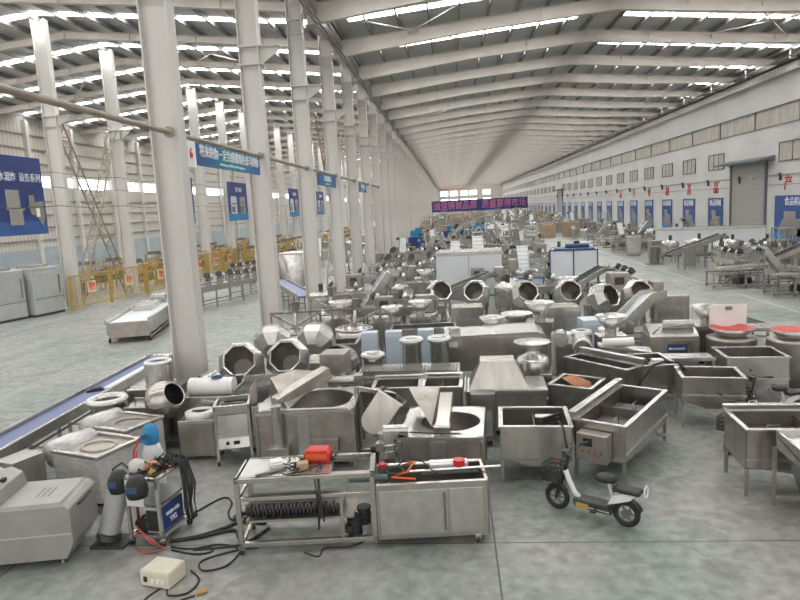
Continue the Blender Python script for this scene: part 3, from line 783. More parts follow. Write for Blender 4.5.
# ================================================================== foreground
# --- long stainless machine: open frame table with side box (one machine)
r_ = root('brush_peeler'); r_['category'] = 'machine'
b_ = MB()
for x in (-2.42, -.74):
    for y in (-.32, .32):
        b_.b2(x - .03, x + .03, y - .03, y + .03, .08, .98)
b_.b2(-2.45, -.71, -.35, -.29, .94, 1.0).b2(-2.45, -.71, .29, .35, .94, 1.0).b2(-2.45, -2.39, -.35, .35, .94, 1.0).b2(-.77, -.71, -.35, .35, .94, 1.0).b2(-1.3, -1.25, -.3, .3, .95, .99)
b_.b2(-2.45, -.71, -.34, -.30, .70, .75).b2(-2.45, -.71, .30, .34, .70, .75).b2(-2.44, -2.40, -.3, .3, .70, .75)
b_.b2(-2.45, -.71, -.35, -.29, .10, .16).b2(-2.45, -.71, .29, .35, .10, .16).b2(-2.44, -2.4, -.3, .3, .1, .15).b2(-.76, -.72, -.3, .3, .1, .15)
b_.b2(-1.16, -1.12, -.33, -.29, .16, .72).b2(-2.3, -.75, -.02, .02, .3, .34)
b_.build('frame', 'steel', r_, bevel=.004)
MB().b2(-2.42, -1.27, -.32, .32, .985, 1.0).build('table_sheet', 'steel_b', r_)
rb = MB()
for j, yy in enumerate((-.2, -.05, .1, .25)):
    rb.cyl((-2.36, yy, .55 - .05 * (j % 2)), (-1.12, yy, .55 - .05 * (j % 2)), .055, 12)
rb.build('roller_bed', 'steel_d', r_)
br_ = MB()
for i in range(26):
    x = -2.34 + i * .047; br_.cyl((x, -.22, .52), (x + .03, -.22, .52), .085 if i % 2 else .07, 9)
br_.build('brush_roller', 'black', r_)
MB().prismx([(-.3, .40), (.3, .34), (.3, .37), (-.3, .43)], -2.35, -1.0).build('drip_tray', 'steel_w', r_)
MB().cyl((-1.05, -.1, .82), (-.55, -.1, .82), .045, 12).build('drive_shaft', 'green', r_)
mm = MB(); motor(mm, (-1.0, -.18, .35), (0, 0, -1), .09, .22); motor(mm, (-.88, -.1, .45), (0, 0, -1), .08, .22); mm.build('motor', 'black', r_)
bx = MB().b2(-.70, .70, -.33, -.31, .12, .80).b2(-.70, .70, .31, .33, .12, .80).b2(.68, .70, -.33, .33, .12, .80).b2(-.70, .70, -.33, .33, .10, .12).b2(-.70, .70, -.34, -.28, .78, .82).b2(-.70, .70, .28, .34, .78, .82).b2(.66, .70, -.3, .3, .1, .82)
bx.build('side_box', 'steel', r_)
MB().b2(-.66, .18, -.345, -.33, .16, .74).build('panel_door', 'steel_b', r_, bevel=.004); MB().b2(.21, .62, -.345, -.33, .16, .74).build('panel_door', 'steel_b', r_, bevel=.004)
MB().b2(.13, .16, -.355, -.345, .2, .7).build('door_strip', 'steel_d', r_)
MB().cyl((-.55, .22, .85), (.62, .2, .86), .022, 8).cyl((-.3, .0, .84), (.9, -.02, .86), .018, 8).build('guide_bar', 'steel_b', r_)
ch = MB()
for i in range(22): ch.box((-.1 + i * .033, -.12, .85), (.024, .03, .025), Matrix.Rotation(R(45 * (i % 2)), 3, 'X'))
ch.build('chain', 'dark', r_)
MB().b2(.0, .5, .12, .3, .82, .86).build('control_board', 'white', r_)
MB().cyl((.38, .08, .86), (.38, .08, .94), .075, 16).build('emergency_button', 'red', r_)
MB().torus((-.45, -.05, .88), .11, .012, 'Z', 20, 6).tube([(-.45, .1, .86), (-.3, .2, .95), (-.1, .15, .92), (0, -.1, .9), (.1, -.2, .86)], .01).build('coiled_cable', 'black', r_)
MB().tube([(-.35, .15, .87), (-.2, .05, .95), (-.3, -.15, .9), (-.5, -.2, .86), (-.2, -.26, .85)], .014).build('air_hose', 'orange', r_)
MB().cyl((-.62, .1, .88), (-.62, .1, .93), .05, 12).build('red_cap', 'red', r_)
casters(r_, [(-2.42, -.32), (.55, -.32), (-2.42, .32), (.55, .32)], .045)
L(r_, -.40, 7.86, 5, 'long stainless brush roller machine in the foreground with open frame and side box')
def on_table(o, lx, ly, z, lab, cat, rz=0):
    a = R(5); o.location = (-.40 + lx * math.cos(a) - ly * math.sin(a), 7.86 + lx * math.sin(a) + ly * math.cos(a), z); o.rotation_euler = (0, 0, R(5 + rz)); return tag(o, lab, cat)
o = MB().prism([(-.17, 0), (.17, 0), (.17, .12), (.13, .17), (-.13, .17), (-.17, .12)], -.11, .11).build('tool_case', 'red', None, bevel=.01)
MB().b2(-.14, .14, -.115, -.11, .05, .13).build('case_latch', 'orange', o)
on_table(o, -1.45, .14, 1.0, 'bright red plastic tool case lying on the frame table', 'case', -6)
on_table(MB().b2(-.07, .07, -.06, .06, 0, .09).build('cardboard_box', 'card'), -1.62, -.12, 1.0, 'small brown cardboard box on the frame table', 'box', 10)
on_table(MB().b2(-.12, .10, -.07, .07, 0, .05).b2(-.1, .05, -.05, .09, .05, .08).build('paper_package', 'white'), -1.95, .02, 1.0, 'white crumpled paper package on the frame table', 'package', 20)
on_table(MB().bar((-.2, -.04, .012), (.18, .06, .012), .035, .02).build('steel_rod', 'steel_d'), -2.0, -.2, 1.0, 'flat steel bar lying across the frame table', 'bar', 12)
cb = MB()
for i in range(16):
    x0, y0 = rnd.uniform(-.35, .3), rnd.uniform(-.2, .2)
    pts = [(x0, y0, .02)]
    for j in range(5): pts.append((pts[-1][0] + rnd.uniform(-.12, .12), pts[-1][1] + rnd.uniform(-.1, .1), rnd.uniform(.012, .07)))
    cb.tube(pts, .009, 5)
on_table(cb.build('cable_bundle', 'black'), -1.55, .02, 1.0, 'tangle of black wires spread on the frame table', 'cable')
cb = MB()
for i in range(5):
    cb.tube([(rnd.uniform(-.02, .02), 0, .03), (rnd.uniform(-.03, .03), -.2, .02), (rnd.uniform(-.03, .03), -.36, -.05), (rnd.uniform(-.03, .04), -.36, -.3), (rnd.uniform(-.02, .06), -.36, -.5 - .05 * i)], .012, 5)
on_table(cb.build('hanging_cable', 'dark'), -1.42, .0, 1.0, 'dark braided wires hanging over the front of the frame table', 'cable')

# --- left kettle with square cabinet
r_ = kettle(1.6, 1.35, 1.0, .58, .17, -.0, .45)
MB().b2(-.12, .08, -.70, -.675, .12, .93).build('front_panel', 'steel_b', r_)
MB().cyl((-.42, -.80, .46), (-.42, -.80, 1.15), .085, 20).build('flue_pipe', 'steel_b', r_); MB().b2(-.58, -.24, -.95, -.68, .12, .48).build('burner_box', 'steel', r_, bevel=.006)
MB().b2(.1, .55, -.78, -.68, .3, .55).build('control_box', 'steel_w', r_, bevel=.006)
f = MB(); T = None
f.bar((-.52, -.35, 1.06), (.28, .25, 1.42), .26, .2); f.build('stirrer_arm', 'steel', r_, bevel=.01)
MB().add([(-.74, .1, 1.02), (-.28, -.55, 1.0), (.25, .35, 1.38), (-.35, .50, 1.42), (-.70, .05, 1.4), (-.3, .5, 1.05)], [(0, 1, 4), (1, 2, 3, 4), (0, 4, 3, 5)]).build('lid_flap', 'steel_w', r_)
MB().cyl((-.72, -.62, 1.02), (.72, -.62, 1.02), .02, 8).cyl((.68, -.66, 1.0), (.78, .6, 1.0), .02, 8).build('hinge_rod', 'steel_b', r_)
L(r_, -2.56, 10.62, 2, 'large square kettle cabinet with round pan, lid flap and vertical flue pipe')
# --- tilting scoop hopper beside it
r_ = root('tilting_hopper'); r_['category'] = 'hopper'
n = 12; prof = [(-.20, .42)] + [(-.20 * math.cos(PI * i / n), -.20 * math.sin(PI * i / n)) for i in range(n + 1)] + [(.20, .42)]
TT = Matrix.Translation((.08, 0, .66)) @ Matrix.Rotation(R(34), 4, 'Y') @ Matrix.Rotation(R(-14), 4, 'X')
t_ = MB(); k_ = len(prof)
for y in (-.26, .26): t_.prism(prof, y - .008, y + .008, TT)
t_.add([(x, y, z) for y in (-.26, .26) for x, z in prof], [(i, i + 1, k_ + i + 1, k_ + i) for i in range(k_ - 1)], TT)
t_.build('scoop', 'steel', r_)
MB().add([(x * .96, y, z * .96 + .01) for y in (-.25, .25) for x, z in prof], [(i, i + 1, k_ + i + 1, k_ + i) for i in range(k_ - 1)], TT).build('scoop_lining', 'steel_w', r_)
rm = MB()
for y in (-.27, .27): rm.box((0, y, .43), (.44, .03, .03), None, TT)
for x in (-.21, .21): rm.box((x, 0, .43), (.03, .54, .03), None, TT)
rm.build('rim', 'steel_b', r_)
MB().bar((-.3, .2, .0), (-.3, .2, 1.1), .06).bar((.3, .25, 0), (.3, .25, 1.0), .06).bar((-.3, .22, 1.08), (.3, .25, .98), .06).bar((-.35, .2, .03), (.35, .25, .03), .08).bar((-.3, .2, .02), (-.3, -.25, .02), .06).bar((.3, .25, .02), (.3, -.25, .02), .06).build('stand', 'steel', r_)
MB().cyl((.1, -.3, .02), (.1, -.3, .3), .06, 10).build('support_cylinder', 'black', r_)
r_.scale = (1.1, 1.1, 1.08); L(r_, -1.47, 10.36, -10, 'tilted stainless scoop hopper beside the square kettle')
# --- right kettle with flap and gear motor
r_ = kettle(1.2, 1.4, .9, .46, .10, 0, .42)
MB().b2(-.15, .08, -.73, -.705, .12, .82).build('front_panel', 'steel_b', r_)
MB().add([(-.52, .60, 1.05), (-.60, .45, 1.32), (-.42, .0, 1.22), (-.15, -.42, .96), (.0, -.50, .91), (-.1, -.1, .92), (-.3, .3, .95), (-.1, .55, 1.3)], [(0, 1, 2, 6), (2, 3, 5, 6), (3, 4, 5), (1, 7, 2), (7, 5, 3, 2)]).build('lid_flap', 'steel_w', r_)
MB().bar((.02, -.55, .92), (.05, .15, 1.26), .2, .16).b2(-.10, .14, -.62, -.42, .72, 1.02).build('stirrer_arm', 'steel', r_, bevel=.01)
MB().cyl((.02, -.63, .88), (.02, -.62, .88), .03, 12).build('sight_glass', 'black', r_)
mm = MB(); motor(mm, (-.48, -.62, .98), (-1, -.1, 0), .085, .36); motor(mm, (-.78, -.66, .95), (0, -.1, -1), .12, .36); mm.torus((-.78, -.68, .80), .13, .025, 'Z', 16, 6).torus((-.78, -.68, .70), .12, .02, 'Z', 16, 6); mm.build('gear_motor', 'steel_b', r_)
MB().bar((-.78, -.6, .02), (-.78, -.6, .6), .08).bar((-.6, -.55, .92), (-.8, -.6, .92), .1, .05).build('motor_bracket', 'steel_d', r_)
MB().tube([(-.8, -.8, .6), (-.82, -.84, .4), (-.72, -.84, .3), (-.68, -.8, .55)], .02).build('motor_cable', 'dark', r_)
MB().tube([(-.45, -.70, .97), (-.1, -.66, .94), (.3, -.68, .94)], .012).build('cable', 'black', r_)
L(r_, -.24, 9.6, -4, 'square kettle with shiny gear motor at its front left corner, right of the scoop hopper')
# --- square tub in the middle
o = tub(1.06, .95, .86, .50, 'steel', False, 1, False, True)
MB().b2(-.05, .22, -.47, -.455, .35, .83).build('front_strip', 'steel_b', o); MB().bar((.1, -.3, .9), (.42, .0, .9), .02, .1).tube([(.35, -.3, .90), (.40, -.5, .88), (.44, -.55, .62), (.46, -.56, .5)], .014).build('probe_cable', 'black', o)
MB().b2(.02, .38, -.1, .05, .89, .90).build('loose_plate', 'steel_b', o)
L(o, 1.16, 9.78, -4, 'square open steel tank with a loose plate on its rim, behind the electric scooter', 'tank')
# --- long diagonal tub with control box
o = tub(2.1, .78, .88, .55, 'steel', True, 1, True, True, .10)
c_ = MB().b2(-1.30, -1.08, -.20, .26, .36, .78).build('control_box', 'steel_w', o, bevel=.006)
MB().b2(-1.312, -1.30, .02, .15, .60, .72).build('display', 'black', c_)
for i in range(4): MB().cyl((-1.315, -.12 + i * .09, .52), (-1.30, -.12 + i * .09, .52), .018, 8).build('button', 'red' if i % 2 else 'green', c_)
L(o, 2.64, 10.24, 57, 'long open steel blanching tank set diagonally with control box and two baskets', 'tank')

# --- electric scooter
def scooter(rear_col='steel_d'):
    r_ = root('electric_scooter'); r_['category'] = 'scooter'
    def wheel(x, nm):
        o = MB().torus((x, 0, .20), .165, .038, 'Y', 28, 10).build(nm, 'black', r_)
        b_ = MB().cyl((x, -.03, .2), (x, .03, .2), .035 if nm == 'front_wheel' else .075, 14).torus((x, 0, .2), .125, .010, 'Y', 24, 6)
        for i in range(6):
            a = PI * i / 3; b_.bar((x, 0, .2), (x + .125 * math.cos(a), 0, .2 + .125 * math.sin(a)), .018)
        b_.build('rim', 'steel_d', o); return o
    wheel(-.56, 'front_wheel'); wheel(.52, 'rear_wheel')
    MB().tube([(-.56, -.06, .2), (-.50, -.055, .45), (-.46, 0, .52)], .018).tube([(-.56, .06, .2), (-.50, .055, .45), (-.46, 0, .52)], .018).tube([(-.47, 0, .5), (-.38, 0, .80), (-.36, 0, .98)], .022).build('fork', 'black', r_)
    MB().prism([(-.70, .36), (-.62, .42), (-.50, .42), (-.42, .34), (-.40, .30), (-.44, .33), (-.52, .395), (-.61, .395), (-.68, .345)], -.05, .05).build('front_fender', 'black', r_)
    MB().tube([(-.42, 0, .66), (-.36, 0, .50), (-.28, 0, .34), (-.20, 0, .27)], .042, 10).build('down_tube', 'white', r_)
    MB().tube([(-.36, 0, .98), (-.34, -.12, 1.0), (-.24, -.28, 1.03)], .014).tube([(-.36, 0, .98), (-.34, .12, 1.0), (-.24, .28, 1.03)], .014).build('handlebar', 'dark', r_)
    for s_ in (-1, 1):
        MB().tube([(-.28, s_ * .22, 1.02), (-.2, s_ * .34, 1.04)], .022).build('grip', 'black', r_)
    MB().box((-.41, 0, .93), (.06, .14, .11)).build('headlight', 'dark', r_)
    bk = MB(); x0, x1, y_, z0, z1 = -.74, -.46, .16, .50, .74
    for z in (z0, .58, .66, z1): bk.tube([(x0, -y_, z), (x1, -y_, z), (x1, y_, z), (x0, y_, z), (x0, -y_, z)], .009, 5)
    for i in range(6):
        x = x0 + (x1 - x0) * i / 5; bk.tube([(x, -y_, z1), (x, -y_, z0), (x, y_, z0), (x, y_, z1)], .007, 5)
    for i in range(1, 6):
        y = -y_ + 2 * y_ * i / 6; bk.tube([(x0, y, z1), (x0, y, z0), (x1, y, z0), (x1, y, z1)], .007, 5)
    bk.build('basket', 'black', r_)
    MB().b2(-.26, .30, -.11, .11, .24, .285).prism([(-.24, .14), (.30, .14), (.30, .24), (-.28, .24)], -.085, .085).build('footboard', 'dark', r_, bevel=.01)
    MB().b2(-.22, -.03, -.1, -.086, .15, .25).build('yellow_plate', 'yellow', r_); MB().b2(-.03, .28, -.095, -.086, .17, .2).build('side_strip', 'steel_b', r_)
    MB().tube([(.28, 0, .27), (.32, 0, .42), (.26, 0, .60)], .028, 8).prism([(.26, .30), (.34, .46), (.50, .52), (.66, .52), (.60, .44), (.42, .36)], -.07, .07).build('rear_frame', 'white', r_)
    MB().lathe([(.001, .075), (.09, .07), (.135, .03), (.12, -.015), (.001, -.03)], 24, Matrix.Translation((.22, 0, .66)) @ Matrix.Scale(1.25, 4, (1, 0, 0))).build('saddle', 'black', r_)
    MB().b2(.34, .74, -.11, .11, .53, .60).build('rear_cushion', 'black', r_, bevel=.03)
    a0 = MB()
    vs = []
    for i in range(9):
        a = R(20 + 17 * i); vs += [(.52 + .235 * math.cos(a), -.06, .2 + .235 * math.sin(a)), (.52 + .235 * math.cos(a), .06, .2 + .235 * math.sin(a)), (.52 + .222 * math.cos(a), .06, .2 + .222 * math.sin(a)), (.52 + .222 * math.cos(a), -.06, .2 + .222 * math.sin(a))]
    a0.add(vs, [(4 * i + j, 4 * i + (j + 1) % 4, 4 * i + 4 + (j + 1) % 4, 4 * i + 4 + j) for i in range(8) for j in range(4)]); a0.build('rear_fender', 'black', r_)
    MB().torus((.80, 0, .60), .085, .012, 'X', 18, 6).build('backrest_ring', 'white', r_)
    MB().tube([(.30, -.08, .2), (.26, -.14, .1), (.22, -.20, .012)], .012).tube([(.30, .08, .2), (.26, .14, .1), (.22, .20, .012)], .012).build('kickstand', 'steel_d', r_)
    MB().tube([(.1, -.09, .20), (.1, -.18, .2)], .014).box((.1, -.20, .2), (.08, .07, .025)).build('pedal', 'black', r_)
    MB().tube([(-.36, -.03, .95), (-.48, -.1, .8), (-.46, -.05, .6)], .006, 5).tube([(-.36, .05, .98), (-.46, .14, .85), (-.42, .04, .66)], .006, 5).build('brake_cable', 'black', r_)
    return r_
sc1 = scooter()
sc1.scale = (.88, .88, .88); L(sc1, 1.71, 8.20, -34, 'black and white electric scooter with front basket parked in the right foreground')
sc2 = clone(sc1, 4.62, 10.62, 50, 'electric scooter partly hidden behind the front right tank, seen end on')
sc3 = clone(sc1, 5.66, 11.8, 12, 'electric scooter between the right tanks, its handlebars showing')

# --- right tubs
L(tub(1.9, .85, .95, .55, 'steel', True, 1, True, True, .07), 4.88, 9.1, -4, 'open steel washing tank with back ledge in the right foreground', 'tank')
L(tub(1.05, .8, .92, .45, 'steel', True, 0, False, True), 4.60, 11.85, -10, 'open steel tank with pale inside on legs beside the lane', 'tank')
L(tub(.72, 1.0, .92, .55, 'steel', True, 1, False, True), 3.88, 12.95, 4, 'narrow open steel tank with a black hose over its edge', 'tank')
L(tub(1.15, .95, .92, .55, 'steel', True, 0, False, True), 5.95, 13.3, -5, 'open steel tank holding loose white parts near the tray rack', 'tank')
o = MB().tube([(3.3, 12.05, .5), (3.5, 12.1, .8), (3.7, 12.2, 1.0), (3.95, 12.35, 1.03)], .025).tube([(3.95, 12.35, 1.03), (4.2, 12.3, 1.02), (4.3, 12.2, .9)], .025).build('hose', 'black'); tag(o, 'black hose bent over the narrow open tank', 'hose')
o = MB().b2(-.1, .1, -.08, .08, 0, .12).b2(-.16, .16, -.03, .03, .02, .06).build('white_pump', 'white'); place(o, 3.86, 12.45, 8, 'white pump head sitting on the rim of the narrow tank', None, .945, 'pump')
# sloped-front machine at the right edge
r_ = root('drain_table'); r_['category'] = 'table'
MB().prismx([(-.6, .82), (.5, .95), (.5, .99), (-.6, .86)], -.5, .7).b2(-.5, .7, .48, .52, .9, 1.05).b2(-.5, -.47, -.6, .5, .8, 1.03).build('table_top', 'steel_b', r_)
MB().prism([(-.45, .84), (.65, .84), (.45, .25), (-.25, .25)], -.5, .4).build('collecting_hopper', 'steel', r_)
legs(r_, 1.1, 1.0, .82, .045); MB().cyl((-.45, -.45, .62), (-.62, -.55, .62), .03, 8).build('valve', 'dark', r_)
L(r_, 4.64, 7.96, -4, 'steel draining table with sloped hopper cut by the right edge of the photo')
# tray rack
rk = rack(.8, .7, 1.75); L(rk, 6.42, 12.55, 12, 'tall steel tray rack at the right edge behind the washing tank')
# bowl cutters with red liners
b1 = bowl_mixer(.52, .95, True)
MB().b2(-.36, .44, .38, .41, 1.1, 1.62).build('splash_lid', 'white', b1); MB().b2(-.02, .12, .36, .38, 1.5, 1.58).build('lid_handle', 'steel_d', b1)
L(b1, 6.2, 14.75, -5, 'round mixer with red bowl liner and upright white lid')
b2_ = bowl_mixer(.45, .98, True); L(b2_, 7.2, 14.2, 0, 'round mixer with shallow red bowl near the right edge')
# vacuum packer
r_ = root('vacuum_packer'); r_['category'] = 'machine'
MB().b2(-.55, .55, -.4, .4, .1, .95).build('housing', 'steel_w', r_, bevel=.012)
MB().prismx([(-.4, .95), (.4, .95), (.4, 1.12), (.1, 1.16), (-.35, 1.0)], -.53, .53).build('lid', 'steel_b', r_)
MB().cyl((-.2, -.1, 1.2), (.5, -.1, 1.2), .09, 14).build('lid_cylinder', 'steel_b', r_); MB().tube([(-.45, -.3, 1.02), (-.3, -.36, 1.18), (.2, -.36, 1.22), (.4, -.3, 1.05)], .016).build('lid_handle', 'steel', r_)
MB().b2(-.36, .4, -.415, -.4, .48, .85).build('front_frame', 'steel', r_)
p_ = MB().b2(-.16, .28, -.425, -.415, .55, .78).build('control_panel', 'navy', r_)
text('DAJIANG', .07, 'ltext', p_, (.08, -.43, .67), (R(90), 0, 0)); MB().cyl((-.1, -.43, .67), (-.1, -.425, .67), .03, 12).build('logo_disc', 'ltext', p_)
legs(r_, .95, .7, .12)
L(r_, 5.05, 15.35, -4, 'double-lid vacuum packing machine with a dark blue control panel')
r_ = root('low_table'); r_['category'] = 'table'
MB().b2(-.5, .5, -.28, .28, .80, .84).b2(-.5, .5, -.28, -.25, .84, .87).build('table_top', 'steel_b', r_); legs(r_, .95, .5, .8); MB().b2(-.45, .45, -.25, .25, .3, .33).build('shelf', 'steel', r_)
L(r_, 4.78, 13.5, -4, 'low bare steel table in front of the vacuum packer')

# --- hooded tank and tunnel
r_ = root('hooded_steamer'); r_['category'] = 'machine'
MB().b2(-.72, .72, -.45, .45, .1, .82).build('tank_body', 'steel', r_, bevel=.008); MB().b2(-.75, .75, -.48, .48, .82, .86).build('rim', 'steel_b', r_)
MB().add([(-.66, -.38, .86), (.42, -.38, .86), (.42, .38, .86), (-.66, .38, .86), (-.44, -.2, 1.34), (.18, -.2, 1.34), (.18, .25, 1.34), (-.44, .25, 1.34)], [(0, 1, 5, 4), (1, 2, 6, 5), (2, 3, 7, 6), (3, 0, 4, 7), (4, 5, 6, 7)]).build('hood', 'steel', r_)
MB().tube([(-.7, -.3, .86), (-.72, -.3, 1.0), (-.72, .3, 1.0), (-.7, .3, .86)], .012).build('handle', 'steel_b', r_); legs(r_, 1.4, .85, .12)
L(r_, .87, 11.75, -2, 'steel tank with a tapered trapezoid hood in the centre')
r_ = root('tunnel_washer'); r_['category'] = 'machine'
MB().prism([(-1.2, .45), (1.1, .45), (1.1, 1.15), (1.02, 1.28), (.9, 1.32), (-1.2, 1.22)], -.5, .55).build('tunnel_housing', 'steel', r_, bevel=.01)
MB().b2(-1.22, .92, -.53, .58, 1.225, 1.245).prism([(-1.22, 1.24), (.9, 1.325), (.9, 1.345), (-1.22, 1.26)], -.53, .58).build('top_cover', 'steel_b', r_)
MB().b2(-1.1, -.85, -.35, -.1, 1.25, 1.42).build('gearbox', 'steel_b', r_); MB().b2(-1.12, -.9, -.512, -.5, 1.02, 1.14).build('rating_plate', 'white', r_)
MB().b2(-.6, .1, -.515, -.5, .85, .87).b2(-.6, .1, -.515, -.5, .80, .81).build('handle_bar', 'steel_b', r_); legs(r_, 2.2, .95, .46, .06, 'steel_d')
L(r_, .95, 14.75, -3, 'long covered tunnel machine with bright flat top in the centre')
r_ = root('powder_feeder'); r_['category'] = 'machine'
MB().b2(-.35, .35, -.3, .3, .1, .75).build('housing', 'steel', r_, bevel=.02); MB().lathe([(.34, .75), (.36, .95), (.30, 1.05), (.14, 1.12), (.14, 1.2)], 24).build('dome', 'steel_b', r_)
MB().lathe([(.10, 1.18), (.28, 1.26), (.38, 1.36), (.37, 1.37), (.26, 1.28), (.001, 1.2)], 28).build('bowl', 'steel_b', r_); legs(r_, .6, .5, .12)
L(r_, 1.55, 13.05, 0, 'machine topped with a shiny round bowl in front of the tunnel machine')
for x, y, rr, h_, lab in ((1.33, 12.55, .085, 1.05, 'slender upright steel pipe beside the hooded tank'),):
    o = MB().cyl((0, 0, 0), (0, 0, h_), rr, 18).torus((0, 0, h_), rr, .01, n=18, m=6).b2(-.14, .14, -.14, .14, 0, .1).build('flue_pipe', 'steel_b'); place(o, x, y, 0, lab, None, 0, 'pipe')
o = MB().cyl((0, 0, 0), (0, 0, .62), .17, 22).torus((0, 0, .62), .17, .012, n=22, m=6).build('steel_drum', 'steel_b'); place(o, 1.95, 12.5, 0, 'short steel drum right of the upright pipe', None, 0, 'drum')
o = MB().b2(-.13, .13, -.12, .12, 0, .42).b2(-.1, .1, -.125, -.12, .1, .3).build('cardboard_box', 'card', None, bevel=.006); place(o, 1.62, 12.2, 0, 'tan cardboard box between the pipe and the steel drum', None, 0, 'box')
o = tub(.8, .8, .85, .5, 'steel_d', False, 1, False, False); L(o, 2.2, 11.75, -30, 'small dark open tank with a peach board leaning out of it', 'tank')
o = MB().add([(-.28, 0, .22), (-.1, .02, .30), (.22, .0, .16), (.24, .0, .05), (.06, 0, .08), (.05, 0, -.32), (-.03, 0, -.32), (-.04, 0, .06)], [(0, 1, 2, 3, 4, 5, 6, 7)]).build('plastic_board', 'peach'); sm = o.modifiers.new('t', 'SOLIDIFY'); sm.thickness = .02
place(o, 2.2, 11.65, -10, 'peach coloured plastic board standing in the small dark tank', None, .95 - .23, 'board')
o = tub(1.5, .45, 1.0, .45, 'steel_d', False, 1, False, False, .12); L(o, 2.85, 12.6, -52, 'narrow dark trough running behind the long diagonal tank', 'trough')
# slicer
r_ = root('vegetable_slicer'); r_['category'] = 'machine'
MB().b2(-.4, .4, -.35, .35, .1, .85).build('housing', 'steel', r_, bevel=.01); MB().b2(-.9, -.4, -.3, .3, .1, 1.1).build('side_housing', 'steel_d', r_, bevel=.01)
MB().cyl((-.35, -.42, 1.02), (-.35, .2, 1.02), .22, 24).torus((-.35, -.42, 1.02), .18, .04, 'Y').build('cutting_head', 'steel_b', r_); MB().cyl((-.8, -.36, 1.2), (-.8, .1, 1.2), .16, 20).build('motor', 'steel_b', r_); MB().cyl((-.35, -.47, 1.02), (-.35, -.42, 1.02), .08, 14).build('hub', 'dark', r_)
MB().prism([(0, .95), (1.1, .85), (1.1, .9), (0, 1.02)], -.25, .25).build('infeed_belt', 'steel_b', r_); MB().cyl((.1, 0, 1.05), (.75, 0, 1.08), .1, 14).build('press_roller', 'white', r_); legs(r_, .75, .6, .12)
L(r_, 3.1, 14.1, -8, 'vegetable slicer with two round bright heads behind the diagonal tank')
for x, y, m, lab in ((2.55, 15.5, 'ivory', 'cream upright bin with a round black opening'), (3.05, 15.7, 'steel_b', 'steel upright bin with a round opening right of the cream one'), (3.75, 15.9, 'steel_b', 'rightmost upright bin with a round opening')):
    r_ = root('upright_bin', cat='bin'); MB().b2(-.22, .22, -.2, .2, .05, .95).build('bin_body', m, r_, bevel=.01); MB().lathe([(.24, .95), (.25, 1.02), (.16, 1.04), (.14, 1.02)], 22).build('ring', 'white', r_); MB().cyl((0, 0, 1.0), (0, 0, 1.022), .145, 18).build('opening', 'black', r_); MB().b2(-.02, .02, -.22, -.2, .2, .8).build('door_gap', 'dark', r_); legs(r_, .4, .36, .06)
    L(r_, x, y, 0, lab)

# --- brush roller machine in the middle distance
r_ = root('roller_sorter'); r_['category'] = 'machine'
MB().b2(-1.05, 1.05, -.25, .5, .78, .88).b2(-1.05, 1.05, -.32, -.25, .7, .8).b2(-1.05, 1.05, -.42, -.36, .62, .72).build('bed', 'steel_b', r_)
rb = MB()
for i in range(34): x = -.98 + i * .059; rb.cyl((x, -.24, .90), (x, .2, .90), .022, 6)
rb.build('roller', 'steel', r_); MB().b2(-1.0, 1.0, -.2, .45, .15, .7).build('collecting_pan', 'steel', r_); legs(r_, 2.1, .8, .7, .06)
L(r_, -1.0, 12.95, -2, 'roller sorting machine with a ridged bright bed in the middle')
for x, y, h_, lab in ((-1.0, 14.0, 1.25, 'left ring-topped peeler above the roller machine'), (-.38, 14.05, 1.25, 'right ring-topped peeler above the roller machine'), (-1.85, 13.72, 1.0, 'low ring-topped peeler left of the other two'), (-6.55, 11.12, .92, 'peeler with a white ring mouth behind the wrapped tanks')):
    r_ = root('ring_peeler', cat='peeler'); rr = .27 if h_ > .95 else .38
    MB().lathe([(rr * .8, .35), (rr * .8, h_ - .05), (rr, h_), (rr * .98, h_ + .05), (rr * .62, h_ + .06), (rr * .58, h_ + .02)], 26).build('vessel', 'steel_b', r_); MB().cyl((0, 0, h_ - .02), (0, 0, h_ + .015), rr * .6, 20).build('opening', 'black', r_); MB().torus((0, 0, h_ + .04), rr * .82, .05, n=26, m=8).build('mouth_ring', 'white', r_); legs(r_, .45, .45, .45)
    L(r_, x, y, 0, lab)
for x, y, lab in ((-1.55, 15.6, 'leftmost pale blue box in the row behind the ring peelers'), (-.75, 15.7, 'middle pale blue box behind the ring peelers'), (-.1, 15.75, 'rightmost pale blue box behind the ring peelers'), (-2.15, 15.6, 'small pale blue box at the far left of that row')):
    r_ = root('control_cabinet', cat='cabinet'); MB().b2(-.2, .2, -.15, .15, .1, 1.2).build('cabinet_body', 'skin', r_, bevel=.01); MB().b2(-.17, .17, -.165, -.15, .2, 1.1).build('door', 'skin', r_, bevel=.004); legs(r_, .36, .26, .12); L(r_, x, y, 0, lab)
r_ = root('planetary_head', cat='machine'); MB().b2(-.26, .26, -.25, .25, .95, 1.42).build('gear_housing', 'steel_w', r_, bevel=.02); MB().cyl((-.5, 0, 1.2), (-.26, 0, 1.2), .16, 16).build('motor', 'steel_b', r_); MB().bar((.1, .3, 0), (.1, .25, 1.0), .14).bar((-.4, .3, .04), (.5, .3, .04), .12).bar((.1, .3, .04), (.1, -.3, .04), .1).build('stand', 'steel', r_); MB().cyl((0, 0, .72), (0, 0, .95), .09, 12).build('shaft', 'dark', r_)
L(r_, -2.45, 12.5, -6, 'boxy grey mixer head on a stand behind the large kettle')
r_ = root('geared_motor', cat='motor'); mm = MB(); motor(mm, (-.5, 0, .98), (1, 0, 0), .1, .55); mm.b2(-.0, .16, -.12, .12, .7, 1.1); mm.build('motor_body', 'steel_b', r_); MB().bar((.05, 0, .03), (.05, 0, .75), .1).b2(-.25, .3, -.2, .2, 0, .05).build('pedestal', 'steel', r_); L(r_, -1.98, 11.85, 0, 'white geared motor on a pedestal behind the scoop hopper')
